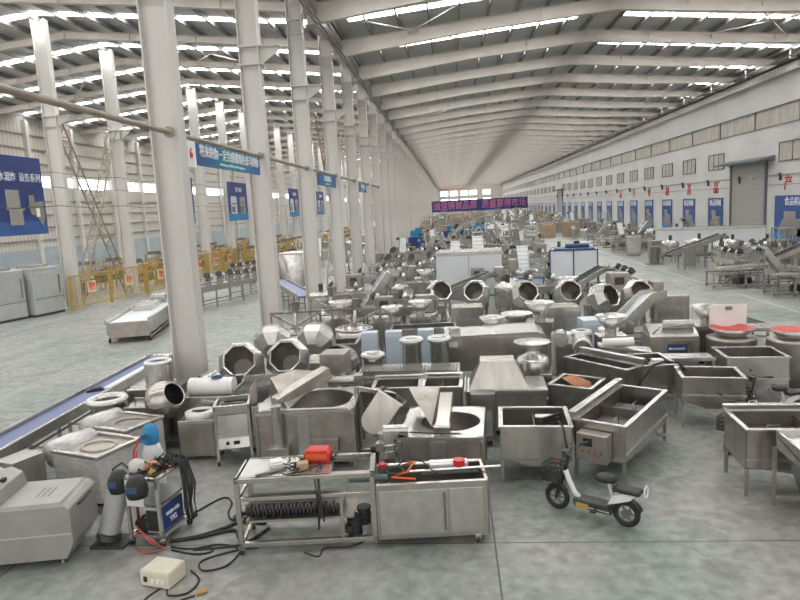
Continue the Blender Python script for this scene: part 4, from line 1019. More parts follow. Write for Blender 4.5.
o = tub(.9, .7, .9, .4, 'steel', False, 0, False, False, .04); L(o, -1.15, 11.8, 0, 'small open box tank behind the two square kettles', 'tank')
o = tub(.72, .7, .95, .4, 'steel', False, 1, False, False, .06); L(o, -.29, 11.6, -2, 'open shallow tank left of the hooded tank', 'tank')
o = cabinet_machine(.42, .3, .95, 'steel_d', False); L(o, .42, 10.95, 0, 'dark small cabinet standing behind the right square kettle', 'cabinet')

# --- octagonal drums behind the left kettle
o1 = octo(28, .44, .66, 1.12); L(o1, -4.55, 12.9, 12, 'octagonal drum with its mouth facing the camera, left one of the pair')
o2 = octo(28, .44, .66, 1.15, m='steel_b'); L(o2, -3.55, 13.0, 2, 'octagonal drum with its mouth facing the camera, right one of the pair')
o3 = octo(150, .41, .6, 1.28); L(o3, -4.25, 14.3, 10, 'octagonal drum turned away, left one behind the open pair')
o4 = octo(150, .42, .6, 1.28); L(o4, -3.2, 14.2, -8, 'octagonal drum turned away, right one behind the open pair')
r_ = root('drum_mixer', cat='mixer'); T = Matrix.Translation((0, 0, 1.0)) @ Matrix.Rotation(R(80), 4, 'X')
MB().lathe([(.001, -.3), (.3, -.28), (.34, -.1), (.34, .3)], 28, T).build('drum', 'steel_b', r_); MB().lathe([(.34, .3), (.32, .28), (.32, -.1), (.001, -.26)], 28, T).build('drum_inside', 'black', r_); MB().bar((-.3, .2, .03), (-.3, .2, .9), .06).bar((.3, .2, .03), (.3, .2, .9), .06).bar((-.35, .2, .03), (.35, .2, .03), .06).bar((0, .2, .03), (0, -.3, .03), .06).build('stand', 'steel', r_)
L(r_, -2.5, 13.4, -10, 'small round drum with a black inside right of the octagonal drums')

# --- cylinders and bodies beside the first column
for x, y, rr, h_, bw, lab in ((-5.9, 11.95, .27, 1.45, .5, 'tall ring-topped peeler on a box at the foot of the nearest column'), (-4.05, 12.05, .2, 1.0, .34, 'ring-topped cylinder in front of the left octagonal drum'), (-3.5, 12.0, .19, .95, .3, 'ring-topped cylinder in front of the right octagonal drum')):
    r_ = root('ring_peeler', cat='peeler'); zb = h_ - .45
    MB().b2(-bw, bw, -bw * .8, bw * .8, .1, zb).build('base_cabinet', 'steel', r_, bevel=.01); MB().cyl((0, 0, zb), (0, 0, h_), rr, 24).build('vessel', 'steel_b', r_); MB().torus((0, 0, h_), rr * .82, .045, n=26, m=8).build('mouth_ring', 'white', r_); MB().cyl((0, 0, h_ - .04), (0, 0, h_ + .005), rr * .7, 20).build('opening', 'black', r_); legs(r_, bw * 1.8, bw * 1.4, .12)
    if bw > .45: MB().b2(bw * .3, bw * .34, -bw * .82, -bw * .8, .3, zb - .1).build('door_gap', 'dark', r_)
    L(r_, x, y, 0, lab)
r_ = root('half_round_peeler', cat='machine'); MB().cyl((0, 0, .3), (0, 0, .95), .3, 24).build('vessel', 'steel_b', r_); MB().cyl((-.1, -.1, .95), (.1, .1, 1.05), .24, 20).build('lid', 'steel_b', r_); MB().b2(-.5, -.1, -.4, .1, .5, .85).build('chute', 'steel_b', r_); MB().cyl((.35, .05, .3), (.35, .05, 1.1), .16, 18, r2=.14).build('side_cylinder', 'steel_b', r_); legs(r_, .5, .5, .35); L(r_, -4.85, 11.95, 0, 'round steel peeler with chute behind the white roll')
r_ = root('infeed_hopper', cat='hopper'); MB().prism([(-.35, 1.02), (.38, 1.15), (.36, .62), (-.25, .62)], -.3, .3).build('hopper_body', 'dark', r_); MB().add([(-.35, -.32, 1.02), (.38, -.32, 1.15), (.50, -.32, 1.15), (.36, -.32, .7)], [(0, 1, 2, 3)]).b2(-.36, .4, .29, .32, 1.0, 1.18).b2(-.38, -.34, -.3, .3, .98, 1.06).b2(.36, .40, -.34, .3, .8, 1.2).build('rim', 'steel_b', r_); MB().b2(-.25, .3, -.25, .25, .1, .62).build('base', 'steel', r_); legs(r_, .5, .45, .12); L(r_, -3.76, 11.42, 0, 'dark open hopper with bright rim left of the large kettle')
o = MB().lathe([(.001, 0), (.13, 0), (.14, .3), (.10, .42), (.001, .46)], 20).build('white_bag', 'white'); place(o, -3.5, 11.0, 0, 'white rounded bag beside the dark hopper', None, 0, 'bag'); o.scale = (1, 1, 1.9)

# --- small wheeled machine with control panel, tub and white roll
r_ = root('wheeled_cutter'); r_['category'] = 'machine'
b_ = MB()
for sx in (-1, 1):
    for sy in (-1, 1): b_.b2(sx * .28 - .025, sx * .28 + .025, sy * .27 - .025, sy * .27 + .025, .09, 1.02)
b_.b2(-.3, .3, -.3, -.26, .9, 1.05).b2(-.3, .3, .26, .3, .98, 1.06).b2(-.3, -.26, -.3, .3, .95, 1.05).b2(.26, .3, -.3, .3, .95, 1.05); b_.build('frame', 'steel_b', r_, bevel=.004)
MB().b2(-.25, .25, -.22, .22, .92, .94).b2(-.2, .2, -.1, -.08, .94, 1.0).b2(-.2, .2, .05, .07, .94, 1.0).build('tray', 'steel', r_)
MB().prismx([(-.27, .88), (-.3, .55), (-.34, .5), (.25, .5), (.25, .9)], -.25, .25).build('housing', 'steel_b', r_)
p_ = MB().prismx([(-.36, .32), (-.31, .50), (-.26, .50), (-.30, .30)], -.26, .26).build('control_panel', 'steel_b', r_)
MB().cyl((-.1, -.36, .41), (-.1, -.34, .41), .03, 12).build('knob', 'black', p_); MB().b2(.0, .1, -.355, -.34, .38, .44).build('display', 'black', p_)
MB().prism([(-.24, .32), (.24, .32), (.03, .2), (-.03, .2)], -.2, .2).build('bottom_tray', 'steel', r_)
MB().b2(.32, .5, -.2, .05, .45, .95).build('switch_box', 'steel_b', r_, bevel=.005); MB().prism([(.3, .95), (.42, 1.0), (.42, 1.35), (.3, 1.2)], -.05, .2).build('deflector', 'steel_w', r_)
MB().tube([(.4, -.1, .45), (.42, -.12, .3), (.5, -.05, .32), (.48, 0, .46)], .022).build('cable', 'black', r_)
casters(r_, [(-.28, -.27), (.28, -.27), (-.28, .27), (.28, .27)], .045)
L(r_, -3.92, 10.5, 14, 'small wheeled machine with sloping control panel between the tub and the large kettle')
r_ = root('square_tub', cat='tub'); MB().b2(-.32, .32, -.3, .3, .06, .72).build('housing', 'steel', r_, bevel=.01); MB().lathe([(.26, .72), (.27, .80), (.15, .82), (.14, .76)], 26).build('ring_lid', 'white', r_); MB().b2(-.14, .16, -.03, .03, .80, .82).build('opening_slot', 'dark', r_); MB().b2(-.3, .3, -.31, -.3, .1, .68).build('door', 'steel', r_, bevel=.006); legs(r_, .6, .56, .07)
L(r_, -4.62, 10.75, 4, 'square steel tub with a round white lid left of the wheeled machine')
r_ = root('white_roll', cat='machine'); MB().cyl((-.42, 0, 1.08), (.42, 0, 1.08), .17, 20).build('roller_cover', 'white', r_); MB().lathe([(.1, 0), (.1, .02)], 12, Matrix.Translation((.12, -.02, 1.245))).torus((.1, -.02, 1.26), .08, .02, 'Z', 16, 6).build('blue_handle', 'navy', r_); MB().b2(-.45, .3, -.25, .2, .1, .95).build('housing', 'steel', r_, bevel=.01); legs(r_, .6, .35, .12)
L(r_, -4.6, 11.36, 0, 'machine topped with a long white cylinder and a blue hand wheel')

# --- spherical tumbler
r_ = root('coating_pan'); r_['category'] = 'machine'
T = Matrix.Translation((0, 0, 1.12)) @ Matrix.Rotation(R(62), 4, 'X')
T2 = Matrix.Rotation(R(35), 4, 'Z') @ T
prof = [(.001, -.36), (.16, -.34), (.30, -.24), (.38, -.06), (.38, .06), (.32, .2), (.22, .30)]
T2 = Matrix.Translation((-.08, -.1, .98)) @ Matrix.Rotation(R(68), 4, 'Z') @ Matrix.Rotation(R(62), 4, 'X') @ Matrix.Scale(.92, 4)
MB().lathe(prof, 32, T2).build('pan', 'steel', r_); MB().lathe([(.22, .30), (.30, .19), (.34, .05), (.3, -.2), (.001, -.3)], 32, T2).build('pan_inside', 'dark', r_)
MB().lathe([(.22, .30), (.235, .325), (.25, .30), (.235, .285), (.22, .30)], 32, T2).build('mouth_rim', 'steel_b', r_)
MB().prismx([(-.35, .03), (.45, .03), (.40, 1.0), (.05, 1.1), (-.05, .6)], -.52, -.34).b2(-.9, -.3, -.1, .45, .05, .85).build('gear_housing', 'steel', r_, bevel=.01)
MB().b2(-.3, .3, .1, .4, 0, .1).bar((-.3, -.3, .05), (.2, -.45, .05), .06).build('base_frame', 'steel_d', r_)
MB().tube([(-.75, .1, .85), (-.75, .1, .97), (-.5, .1, .97), (-.5, .1, .85)], .014).build('handle', 'steel_b', r_)
L(r_, -5.25, 11.0, 0, 'round ball-shaped steel coating pan with dark mouth beside the belt conveyor')
# --- wrapped tanks
def wrapped(bend):
    r_ = root('wrapped_tank', cat='tank')
    MB().b2(-.45, .45, -.5, .5, .12, .80).build('wrapped_body', 'wrap', r_, bevel=.02)
    MB().b2(-.47, .47, -.52, -.44, .80, .86).b2(-.47, .47, .44, .52, .80, .86).b2(-.47, -.39, -.44, .44, .80, .86).b2(.39, .47, -.44, .44, .80, .86).build('rim', 'steel_b', r_, bevel=.01)
    MB().b2(-.39, .39, -.44, .44, .80, .81).build('tank_top', 'steel_w', r_)
    if bend: MB().hole_plate(-.39, .39, -.44, .44, .83, .01, .12, 0, .28).cyl((.12, 0, .812), (.12, 0, .815), .28, 24).build('round_opening', 'inner', r_)
    else: MB().torus((.02, 0, .815), .26, .03, 'Z', 28, 6).build('round_seam', 'steel_w', r_)
    MB().lathe([(.001, -.44), (.2, -.42), (.22, 0), (.2, .42), (.001, .44)], 20, Matrix.Translation((-.56, 0, .74)) @ Matrix.Rotation(R(90), 4, 'X') @ Matrix.Rotation(0, 4, 'Z')).build('wrapped_motor', 'wrap', r_)
    MB().b2(-.5, .5, -.55, -.4, 0, .1).b2(-.5, .5, .4, .55, 0, .1).b2(-.5, -.35, -.5, .5, 0, .1).b2(.35, .5, -.5, .5, 0, .1).build('pallet', 'steel_d', r_)
    return r_
wt = wrapped(False); wt.scale = (1.05, .85, 1); L(wt, -5.58, 9.06, -20, 'nearer square tank wrapped in clear stretch film')
wt = wrapped(True); wt.scale = (1, .8, 1); L(wt, -5.7, 10.15, -20, 'farther film-wrapped tank with a round opening in its top')
# --- grey cabinet machine at the bottom left
r_ = root('chopping_machine', cat='machine')
MB().prism([(-.78, .10), (.36, .10), (.46, .30), (.46, .74), (.40, .80), (-.78, .80)], -.42, .42).build('housing', 'cgrey', r_, bevel=.012)
MB().b2(-.79, .44, -.428, -.42, .42, .44).build('seam', 'grey', r_)
MB().add([(-.40, -.41, .802), (.36, -.41, .802), (.36, .41, .802), (-.40, .41, .802), (-.38, -.39, .83), (.34, -.39, .83), (.34, .39, .83), (-.38, .39, .83)], [(0, 1, 5, 4), (1, 2, 6, 5), (2, 3, 7, 6), (3, 0, 4, 7), (4, 5, 6, 7)]).build('lid', 'cgrey', r_)
c_ = MB().prism([(-.78, .80), (-.40, .80), (-.44, .98), (-.58, 1.06), (-.78, 1.0)], -.42, .42).build('console', 'cgrey', r_, bevel=.01)
MB().cyl((-.60, -.2, 1.03), (-.59, -.2, 1.075), .022, 12).build('stop_button', 'red', c_); MB().b2(-.52, -.47, -.02, .06, 1.0, 1.05).build('switch', 'black', c_)
lt = MB()
for i in range(3): lt.b2(-.05 + i * .07, -.02 + i * .07, -.16, .12, .831, .832)
lt.build('etched_lines', 'steel_d', r_)
MB().tube([(.46, -.18, .70), (.50, -.18, .72), (.50, .18, .72), (.46, .18, .70)], .012).build('handle', 'black', r_)
for x in (-.6, .25):
    for y in (-.3, .3): MB().cyl((x, y, 0), (x, y, .1), .02, 8).cyl((x, y, 0), (x, y, .015), .045, 12).build('leg', 'steel_b', r_)
L(r_, -5.36, 7.42, 10, 'low grey steel machine with raised console and red button at the bottom left')
r_ = root('round_drum', cat='drum'); MB().lathe([(.29, .06), (.29, .80), (.26, .84), (.001, .86)], 28).build('drum_body', 'steel_w', r_); MB().torus((0, 0, .82), .28, .015, n=28, m=6).build('rim', 'steel_b', r_); MB().cyl((0, 0, 0), (0, 0, .06), .25, 20).build('base', 'steel_d', r_); L(r_, -6.66, 7.98, 0, 'round lidded steel drum at the left edge')
o = cabinet_machine(.4, .5, .85, 'steel', False); L(o, -6.55, 8.62, -20, 'boxy steel cabinet between the round drum and the wrapped tank', 'cabinet')

# --- blue belt conveyor
r_ = root('long_belt_conveyor', cat='conveyor')
MB().b2(-.25, .25, -4.4, 3.6, .78, .80).build('belt', 'belt', r_)
for s_ in (-1, 1): MB().b2(s_ * .29 - .035, s_ * .29 + .035, -4.4, 3.6, .70, .86).build('side_rail', 'steel_b' if s_ > 0 else 'steel', r_)
MB().cyl((-.28, 3.6, .78), (.28, 3.6, .78), .06, 14).build('end_roller', 'steel_b', r_); MB().b2(.0, .22, .6, 3.0, .80, .803).build('white_strip', 'panelw', r_)
for i in range(7):
    y = -4.0 + i * 1.25
    MB().b2(-.31, -.26, y - .025, y + .025, 0, .7).b2(.26, .31, y - .025, y + .025, 0, .7).b2(-.28, .28, y - .02, y + .02, .3, .34).build('leg_frame', 'steel', r_)
MB().b2(.27, .31, -4.2, 3.5, .36, .40).b2(-.31, -.27, -4.2, 3.5, .36, .40).b2(.27, .31, -4.2, 3.5, .58, .61).build('lower_rail', 'steel', r_)
L(r_, -7.42, 11.9, 1.5, 'long conveyor with a blue belt running diagonally past the left machines')
o = MB().b2(-.09, .09, -.06, .06, 0, .03).b2(-.05, .07, -.04, .05, .03, .05).build('glove', 'black'); place(o, -7.48, 12.3, 30, 'black glove lying on the blue conveyor belt', None, .802, 'glove'); o.scale = (1.8, 1.6, 1.2)

# --- welding cart and its clutter
r_ = root('welding_cart', cat='cart')
W_, D_ = .46, .62
b_ = MB()
for sx in (-1, 1):
    for sy in (-1, 1): b_.b2(sx * W_ / 2 - .02, sx * W_ / 2 + .02, sy * D_ / 2 - .02, sy * D_ / 2 + .02, .08, .92)
for z in (.12, .90):
    b_.b2(-W_ / 2, W_ / 2, -D_ / 2 - .02, -D_ / 2 + .02, z, z + .04).b2(-W_ / 2, W_ / 2, D_ / 2 - .02, D_ / 2 + .02, z, z + .04).b2(-W_ / 2 - .02, -W_ / 2 + .02, -D_ / 2, D_ / 2, z, z + .04).b2(W_ / 2 - .02, W_ / 2 + .02, -D_ / 2, D_ / 2, z, z + .04)
b_.build('frame', 'steel_b', r_); MB().b2(-W_ / 2, W_ / 2, -D_ / 2, D_ / 2, .12, .14).b2(-W_ / 2, W_ / 2, -D_ / 2, D_ / 2, .9, .92).b2(-W_ / 2, W_ / 2, -D_ / 2, D_ / 2, .56, .58).build('shelf', 'steel_d', r_)
MB().b2(-W_ / 2, .02, -D_ / 2 - .025, -D_ / 2 - .01, .55, .90).build('front_sheet', 'panelw', r_)
casters(r_, [(-W_ / 2, -D_ / 2), (W_ / 2, -D_ / 2), (-W_ / 2, D_ / 2), (W_ / 2, D_ / 2)], .045)
cartx, carty, carta = -4.08, 7.86, -10
L(r_, cartx, carty, carta, 'tall wheeled welding cart crowded with cables in the left foreground')
def cart(o, lx, ly, z, lab, cat, rz=0):
    a = R(carta); o.location = (cartx + lx * math.cos(a) - ly * math.sin(a), carty + lx * math.sin(a) + ly * math.cos(a), z); o.rotation_euler = (0, 0, R(carta + rz)); return tag(o, lab, cat)
r_ = root('welding_machine'); MB().b2(-.12, .10, -.25, .25, 0, .36).build('case', 'grey', r_, bevel=.015)
p_ = MB().b2(.10, .112, -.24, .24, .03, .35).build('side_panel', 'sign', r_)
text('WSM-400', .07, 'ltext', p_, (.116, 0, .22), (R(90), 0, R(90))); text('TIG', .1, 'ltext', p_, (.116, 0, .12), (R(90), 0, R(90)))
MB().b2(-.1, .08, -.262, -.25, .04, .32).build('front_panel', 'black', r_)
cart(r_, .085, -.0, .142, 'welding machine with blue side panel on the lower shelf of the cart', 'machine')
r_ = root('wire_spool'); MB().cyl((0, -.05, .1), (0, .05, .1), .06, 16).build('copper_wire', 'copper', r_); MB().cyl((0, -.06, .1), (0, -.05, .1), .1, 18).cyl((0, .05, .1), (0, .06, .1), .1, 18).build('flange', 'black', r_); cart(r_, -.12, -.18, .14, 'copper wire spool low inside the welding cart', 'spool')
o = MB().b2(-.08, .08, -.14, .14, 0, .22).b2(-.04, .04, -.1, .1, .22, .27).build('battery', 'black', None, bevel=.01); cart(o, -.12, .12, .14, 'black battery box behind the wire spool in the cart', 'battery')
def helmet(lab, lx, ly, z, rz=0):
    r_ = root('welding_helmet'); MB().lathe([(.001, .26), (.08, .25), (.13, .16), (.14, .05), (.12, -.02), (.11, -.02), (.12, .05), (.11, .15), (.001, .23)], 22).build('shell', 'black', r_)
    MB().b2(-.06, .06, -.145, -.12, .08, .15).build('visor', 'navy', r_); cart(r_, lx, ly, z, lab, 'helmet', rz); return r_
helmet('black welding helmet with a dark visor hanging at the left side of the cart', -.36, -.28, .74)
r_ = helmet('black welding helmet hanging at the front right of the cart', .06, -.47, .78, 10)
cart(MB().tube([(-.12, 0, 0), (-.14, 0, .16), (0, .02, .25), (.14, 0, .16), (.12, 0, 0)], .015).build('headband', 'black'), -.36, -.2, .82, 'black headband loop above the left helmet', 'headband')
o = MB().lathe([(.001, .02), (.08, 0), (.13, .05), (.10, .13), (.05, .17), (.001, .17)], 14).build('cloth_bundle', 'sack'); cart(o, -.2, -.1, .92, 'crumpled white cloth bundle on top of the welding cart', 'cloth')
o = MB().lathe([(.001, 0), (.09, .01), (.11, .05), (.05, .12), (.001, .13)], 12).b2(-.16, .0, -.03, .04, .02, .06).build('work_glove', 'tan'); cart(o, -.02, -.02, .92, 'brown leather work glove on top of the cart', 'glove', 30)
o = MB().lathe([(.001, 0), (.05, .01), (.055, .05), (.001, .09)], 14).build('tape_roll', 'yellow'); cart(o, .08, -.17, .92, 'round yellow tape roll on the cart front edge', 'tape')
o = MB().box((0, 0, .02), (.22, .02, .03), Matrix.Rotation(.5, 3, 'Z')).box((.03, .03, .035), (.2, .02, .02), Matrix.Rotation(-.4, 3, 'Z')).build('pliers', 'orange'); cart(o, .1, .05, .92, 'orange handled pliers lying on the cart', 'pliers')
cb = MB()
for i in range(30):
    x0, y0 = rnd.uniform(-.05, .2), rnd.uniform(-.1, .28); pts = [(x0, y0, .02)]
    for j in range(5): pts.append((min(.26, pts[-1][0] + rnd.uniform(-.08, .1)), min(.3, pts[-1][1] + rnd.uniform(-.08, .1)), rnd.uniform(.012, .13)))
    cb.tube(pts, .011, 5)
cart(cb.build('cable_bundle', 'black'), 0, 0, .92, 'thick tangle of black welding cables on the cart', 'cable')
cb = MB()
for i in range(7):
    y0 = .12 + i * .03; cb.tube([(.2, y0, .08), (.29, y0, .05), (.31 + .01 * i, y0 + .02, -.3), (.34, y0 + rnd.uniform(-.05, .05), -.55), (.36, y0, -.78)], .012, 5)
cart(cb.build('hanging_cable', 'black'), 0, 0, .92, 'black cables hanging down the right side of the cart', 'cable')
cart(MB().tube([(-.2, -.33, .14), (0, -.36, .18), (.15, -.38, .12), (.3, -.42, .03), (.1, -.5, .015), (-.1, -.42, .02)], .013).tube([(-.15, -.34, .3), (0, -.37, .2), (.12, -.4, .1), (.32, -.36, .02)], .01).build('red_hose', 'redd'), 0, 0, 0, 'red hose curled at the foot of the cart', 'hose')
# leaning steel cylinder and gas bottle
r_ = root('steel_canister', cat='canister'); MB().cyl((-.12, 0, .16), (.05, .06, .78), .135, 24).build('canister_body', 'grey', r_); MB().cyl((-.145, 0, .075), (-.12, 0, .16), .15, 24).build('base_ring', 'steel_d', r_); MB().b2(-.3, .16, -.2, .16, 0, .035).build('foot_plate', 'dark', r_)
L(r_, -4.58, 7.66, 0, 'leaning grey steel canister left of the welding cart')
r_ = root('gas_bottle', cat='bottle'); MB().lathe([(.001, 0), (.13, .01), (.135, .05), (.135, 1.0), (.10, 1.12), (.04, 1.17), (.04, 1.2)], 24).build('bottle_body', 'panelw', r_)
MB().lathe([(.06, 1.12), (.10, 1.16), (.11, 1.3), (.09, 1.42), (.03, 1.46), (.001, 1.46)], 16).b2(-.09, .02, -.13, -.08, 1.2, 1.32).build('valve_cover', 'cloth', r_); MB().cyl((-.02, -.12, 1.3), (-.02, -.16, 1.3), .04, 12).build('gauge', 'navy', r_)
r_.scale = (1.05, 1.05, .92); L(r_, -4.42, 8.5, 0, 'pale gas bottle with a blue cloth tied over its valve')
o = MB().tube([(-4.62, 8.3, 0.01), (-4.64, 8.3, .5), (-4.61, 8.33, 1.0), (-4.52, 8.4, 1.2)], .014).tube([(-4.60, 8.22, 0.01), (-4.61, 8.22, .6), (-4.55, 8.3, 1.0)], .012).build('gas_hose', 'red'); tag(o, 'red gas hose rising beside the pale gas bottle', 'hose')
# white power box with cables
r_ = root('power_box', cat='box'); MB().b2(-.2, .2, -.16, .16, .01, .19).build('box_body', 'ivory', r_, bevel=.012); MB().b2(-.19, .19, -.15, .15, .19, .2).build('box_lid', 'ivory', r_)
for i in range(3): MB().cyl((-.02 + i * .07, -.175, .09), (-.02 + i * .07, -.16, .09), .022, 12).build('socket', 'white', r_)
MB().b2(-.14, -.1, -.175, -.16, .07, .13).build('switch', 'black', r_); L(r_, -3.55, 6.76, -14, 'ivory power distribution box on the floor in front of the cart')
def snake(pts, n=10):
    out = []
    P_ = [pts[0]] + pts + [pts[-1]]
    for i in range(1, len(P_) - 2):
        for j in range(n):
            t = j / n; a, b, c_, d = P_[i - 1], P_[i], P_[i + 1], P_[i + 2]
            out.append(tuple(.5 * ((2 * b[k]) + (-a[k] + c_[k]) * t + (2 * a[k] - 5 * b[k] + 4 * c_[k] - d[k]) * t * t + (-a[k] + 3 * b[k] - 3 * c_[k] + d[k]) * t ** 3) for k in range(len(a))))
    out.append(pts[-1]); return out
def floor_cable(pts, r, m, name, lab, cat):
    o = MB().tube([(x, y, z if z else r * 1.05) for x, y, z in snake([(p[0], p[1], p[2] if len(p) > 2 else 0) for p in pts])], r, 6).build(name, m); return tag(o, lab, cat)
floor_cable([(-3.30, 6.95), (-3.12, 6.75), (-3.15, 6.5), (-3.35, 6.45), (-3.45, 6.62), (-3.45, 6.65, .05)], .012, 'black', 'floor_cable', 'thin black cord looping from the ivory power box', 'cord')
floor_cable([(-3.5, 6.63), (-3.6, 6.35), (-3.45, 6.2), (-3.2, 6.35), (-3.05, 6.45)], .009, 'black', 'floor_cable', 'black cord from the power box to the yellow plug', 'cord')
o = MB().cyl((-.06, 0, .03), (.03, 0, .03), .028, 12).b2(.03, .06, -.02, .02, .015, .045).build('yellow_plug', 'yellow'); place(o, -2.98, 6.5, 30, 'yellow plug lying on the floor at the end of a cord', None, 0, 'plug')
floor_cable([(-3.9, 8.35), (-3.62, 8.9), (-3.42, 8.75), (-3.35, 8.4), (-3.2, 8.2), (-2.95, 8.25)], .013, 'black', 'floor_cable', 'thin black cable running from behind the cart to the coil', 'cable')
floor_cable([(-3.86, 7.62), (-3.55, 7.72), (-3.25, 7.95), (-3.05, 8.2), (-2.85, 8.32), (-3.0, 8.42), (-3.2, 8.3), (-3.1, 8.15), (-2.7, 8.1)], .026, 'black', 'thick_hose', 'thick black hose coiled between the cart and the frame table', 'hose')
floor_cable([(-3.5, 7.72), (-3.1, 7.9), (-2.95, 7.7), (-2.8, 7.6), (-2.62, 7.95)], .022, 'black', 'thick_hose', 'second thick black hose ending under the frame table', 'hose')
floor_cable([(-3.8, 7.5), (-3.5, 7.45), (-3.15, 7.55), (-2.85, 7.4), (-2.9, 7.05), (-3.15, 6.95), (-3.25, 7.15), (-3.0, 7.35), (-2.62, 7.5)], .012, 'black', 'floor_cable', 'thin black cable looping widely on the floor right of the cart', 'cable')
floor_cable([(-3.75, 7.42), (-3.4, 7.32), (-3.2, 7.38), (-3.3, 7.5), (-3.45, 7.42), (-3.0, 7.5), (-2.7, 7.62)], .012, 'black', 'floor_cable', 'thin black cable in a small loop beside the cart', 'cable')
floor_cable([(-2.0, 7.35), (-1.8, 7.25), (-1.75, 7.45), (-1.4, 7.5), (-1.1, 7.85)], .010, 'black', 'floor_cable', 'short black cable on the floor in front of the open frame', 'cable')

# ================================================================== middle distance
def far(proto, x, y, rz, label=None, group=None, sc=None):
    """first use moves the prototype itself, then copies are taken from it"""
    if not proto.get('_used'):
        proto['_used'] = 1; place(proto, x, y, rz, label, group)
        if sc: proto.scale = (sc, sc, sc)
        return proto
    o = clone(proto, x, y, rz, label, group)
    o.scale = (sc, sc, sc) if sc else (1, 1, 1)
    return o
P_oct = octo(25, .46, .7, 1.12)
for x, y, a, lab in ((-.55, 22.8, 20, 'leftmost octagonal drum in front of the large white cabinet'), (.75, 22.3, -15, 'octagonal drum in front of the right half of the white cabinet'), (2.35, 21.6, 15, 'large octagonal drum between the white cabinet and the blue-edged cabinet'), (3.75, 21.4, 5, 'octagonal drum directly in front of the blue-edged cabinet'), (4.55, 20.0, 40, 'tilted octagonal drum right of the blue-edged cabinet'), (5.75, 20.6, 10, 'octagonal drum standing alone nearest the open aisle')):
    far(P_oct, x, y, a, lab)
def agitator():
    r_ = root('jacketed_mixer', cat='mixer')
    MB().lathe([(.001, .35), (.5, .5), (.52, .95), (.5, .95), (.45, .55), (.001, .45)], 28).build('pan', 'steel_b', r_); MB().torus((0, 0, .95), .52, .025, n=28, m=6).build('rim', 'steel_b', r_)
    b_ = MB()
    for x in (-.7, .7): b_.b2(x - .03, x + .03, .36, .42, 0, 1.45)
    b_.b2(-.7, .7, .36, .42, 1.39, 1.45).bar((-.7, .38, 1.4), (.05, 0, 1.05), .05).bar((.7, .38, 1.4), (-.05, 0, 1.05), .05).b2(-.75, .75, -.5, -.42, 0, .08).b2(-.75, .75, .35, .45, 0, .08).b2(-.75, -.67, -.5, .4, 0, .08).b2(.67, .75, -.5, .4, 0, .08)
    b_.build('gantry', 'steel', r_); MB().cyl((0, .1, 1.0), (0, .3, 1.4), .06, 12).build('stirrer', 'steel', r_)
    mm = MB(); motor(mm, (0, .38, 1.45), (0, 0, 1), .09, .28); mm.build('motor', 'steel_d', r_); MB().bar((-.3, -.2, .0), (-.3, -.2, .5), .06).bar((.3, -.2, .0), (.3, -.2, .5), .06).build('pan_support', 'steel', r_)
    return r_
P_ag = agitator()
for x, y, a, lab in ((-4.5, 17.4, 8, 'jacketed mixing pan with a tall gantry, left of two behind the octagonal drums'), (-2.85, 17.5, -4, 'jacketed mixing pan with a tall gantry, right of two behind the octagonal drums'), (-4.1, 20.6, 4, 'jacketed mixing pan with gantry farther back beside the second column')):
    far(P_ag, x, y, a, lab)
def cooker():
    r_ = root('cooking_mixer', cat='mixer')
    MB().b2(-.45, .45, -.35, .4, .1, .7).build('base_cabinet', 'steel_w', r_, bevel=.01); MB().lathe([(.001, .55), (.36, .7), (.4, .95), (.38, .95), (.3, .75), (.001, .65)], 24).build('bowl', 'steel_b', r_)
    c_ = MB().b2(-.3, .3, .15, .5, .9, 1.45).build('head_box', 'steel_w', r_, bevel=.02); MB().b2(-.14, .14, .135, .15, 1.1, 1.32).b2(-.1, .1, .125, .135, 1.14, 1.28).build('screen', 'dark', c_); MB().bar((.35, .3, .1), (.35, .3, 1.3), .1).build('post', 'steel', r_); legs(r_, .8, .65, .12); return r_
P_ck = cooker()
for x, y, a, lab in ((-2.25, 19.9, 0, 'cooking mixer with a framed screen, left one of the pair'), (-.95, 19.9, 0, 'cooking mixer with a framed screen, right one of the pair')): far(P_ck, x, y, a, lab)
P_bowl = bowl_mixer(.5, .85); far(P_bowl, 1.75, 18.3, 0, 'wide dark-bowled mixer just behind the tunnel machine')
P_cab = cabinet_machine(.9, .8, 1.3, 'steel', False)
for x, y, a, lab in ((.35, 18.6, 0, 'plain upright steel cabinet behind the left end of the tunnel machine'), (2.95, 18.0, 4, 'upright steel cabinet behind the cream bin'), (6.3, 19.2, -6, 'steel cabinet beside the open aisle behind the vacuum packer')): far(P_cab, x, y, a, lab)
r_ = root('panel_box', cat='box'); MB().b2(-.45, .45, -.3, .3, .1, 1.1).build('box_body', 'skin', r_, bevel=.01); MB().b2(-.4, .4, -.315, -.3, .2, 1.0).build('door', 'skin', r_, bevel=.005); legs(r_, .8, .5, .12); L(r_, 3.7, 16.9, 4, 'pale blue box behind the steel bins')
r_ = root('chute_elevator', cat='elevator')
for s_ in (-1, 1): MB().prism([(-1.2, .15), (-.9, .1), (-.2, .6), (.5, 1.25), (.9, 1.35), (.9, 1.55), (.4, 1.5), (-.4, .9), (-1.2, .4)], s_ * .28 - .015, s_ * .28 + .015).build('side_plate', 'steel_b', r_)
MB().prism([(-1.15, .2), (-.9, .15), (-.25, .65), (.45, 1.3), (.9, 1.4), (.9, 1.44), (.4, 1.36), (-.3, .72), (-.95, .22)], -.27, .27).build('belt', 'panelw', r_); MB().b2(.5, .6, -.3, -.25, 0, 1.3).b2(.5, .6, .25, .3, 0, 1.3).b2(-.9, .6, -.02, .02, .05, .1).build('legs_frame', 'steel', r_)
L(r_, 5.0, 18.3, 20, 'curved steel elevator chute rising toward the lone octagonal drum')
P_shk = shaker()
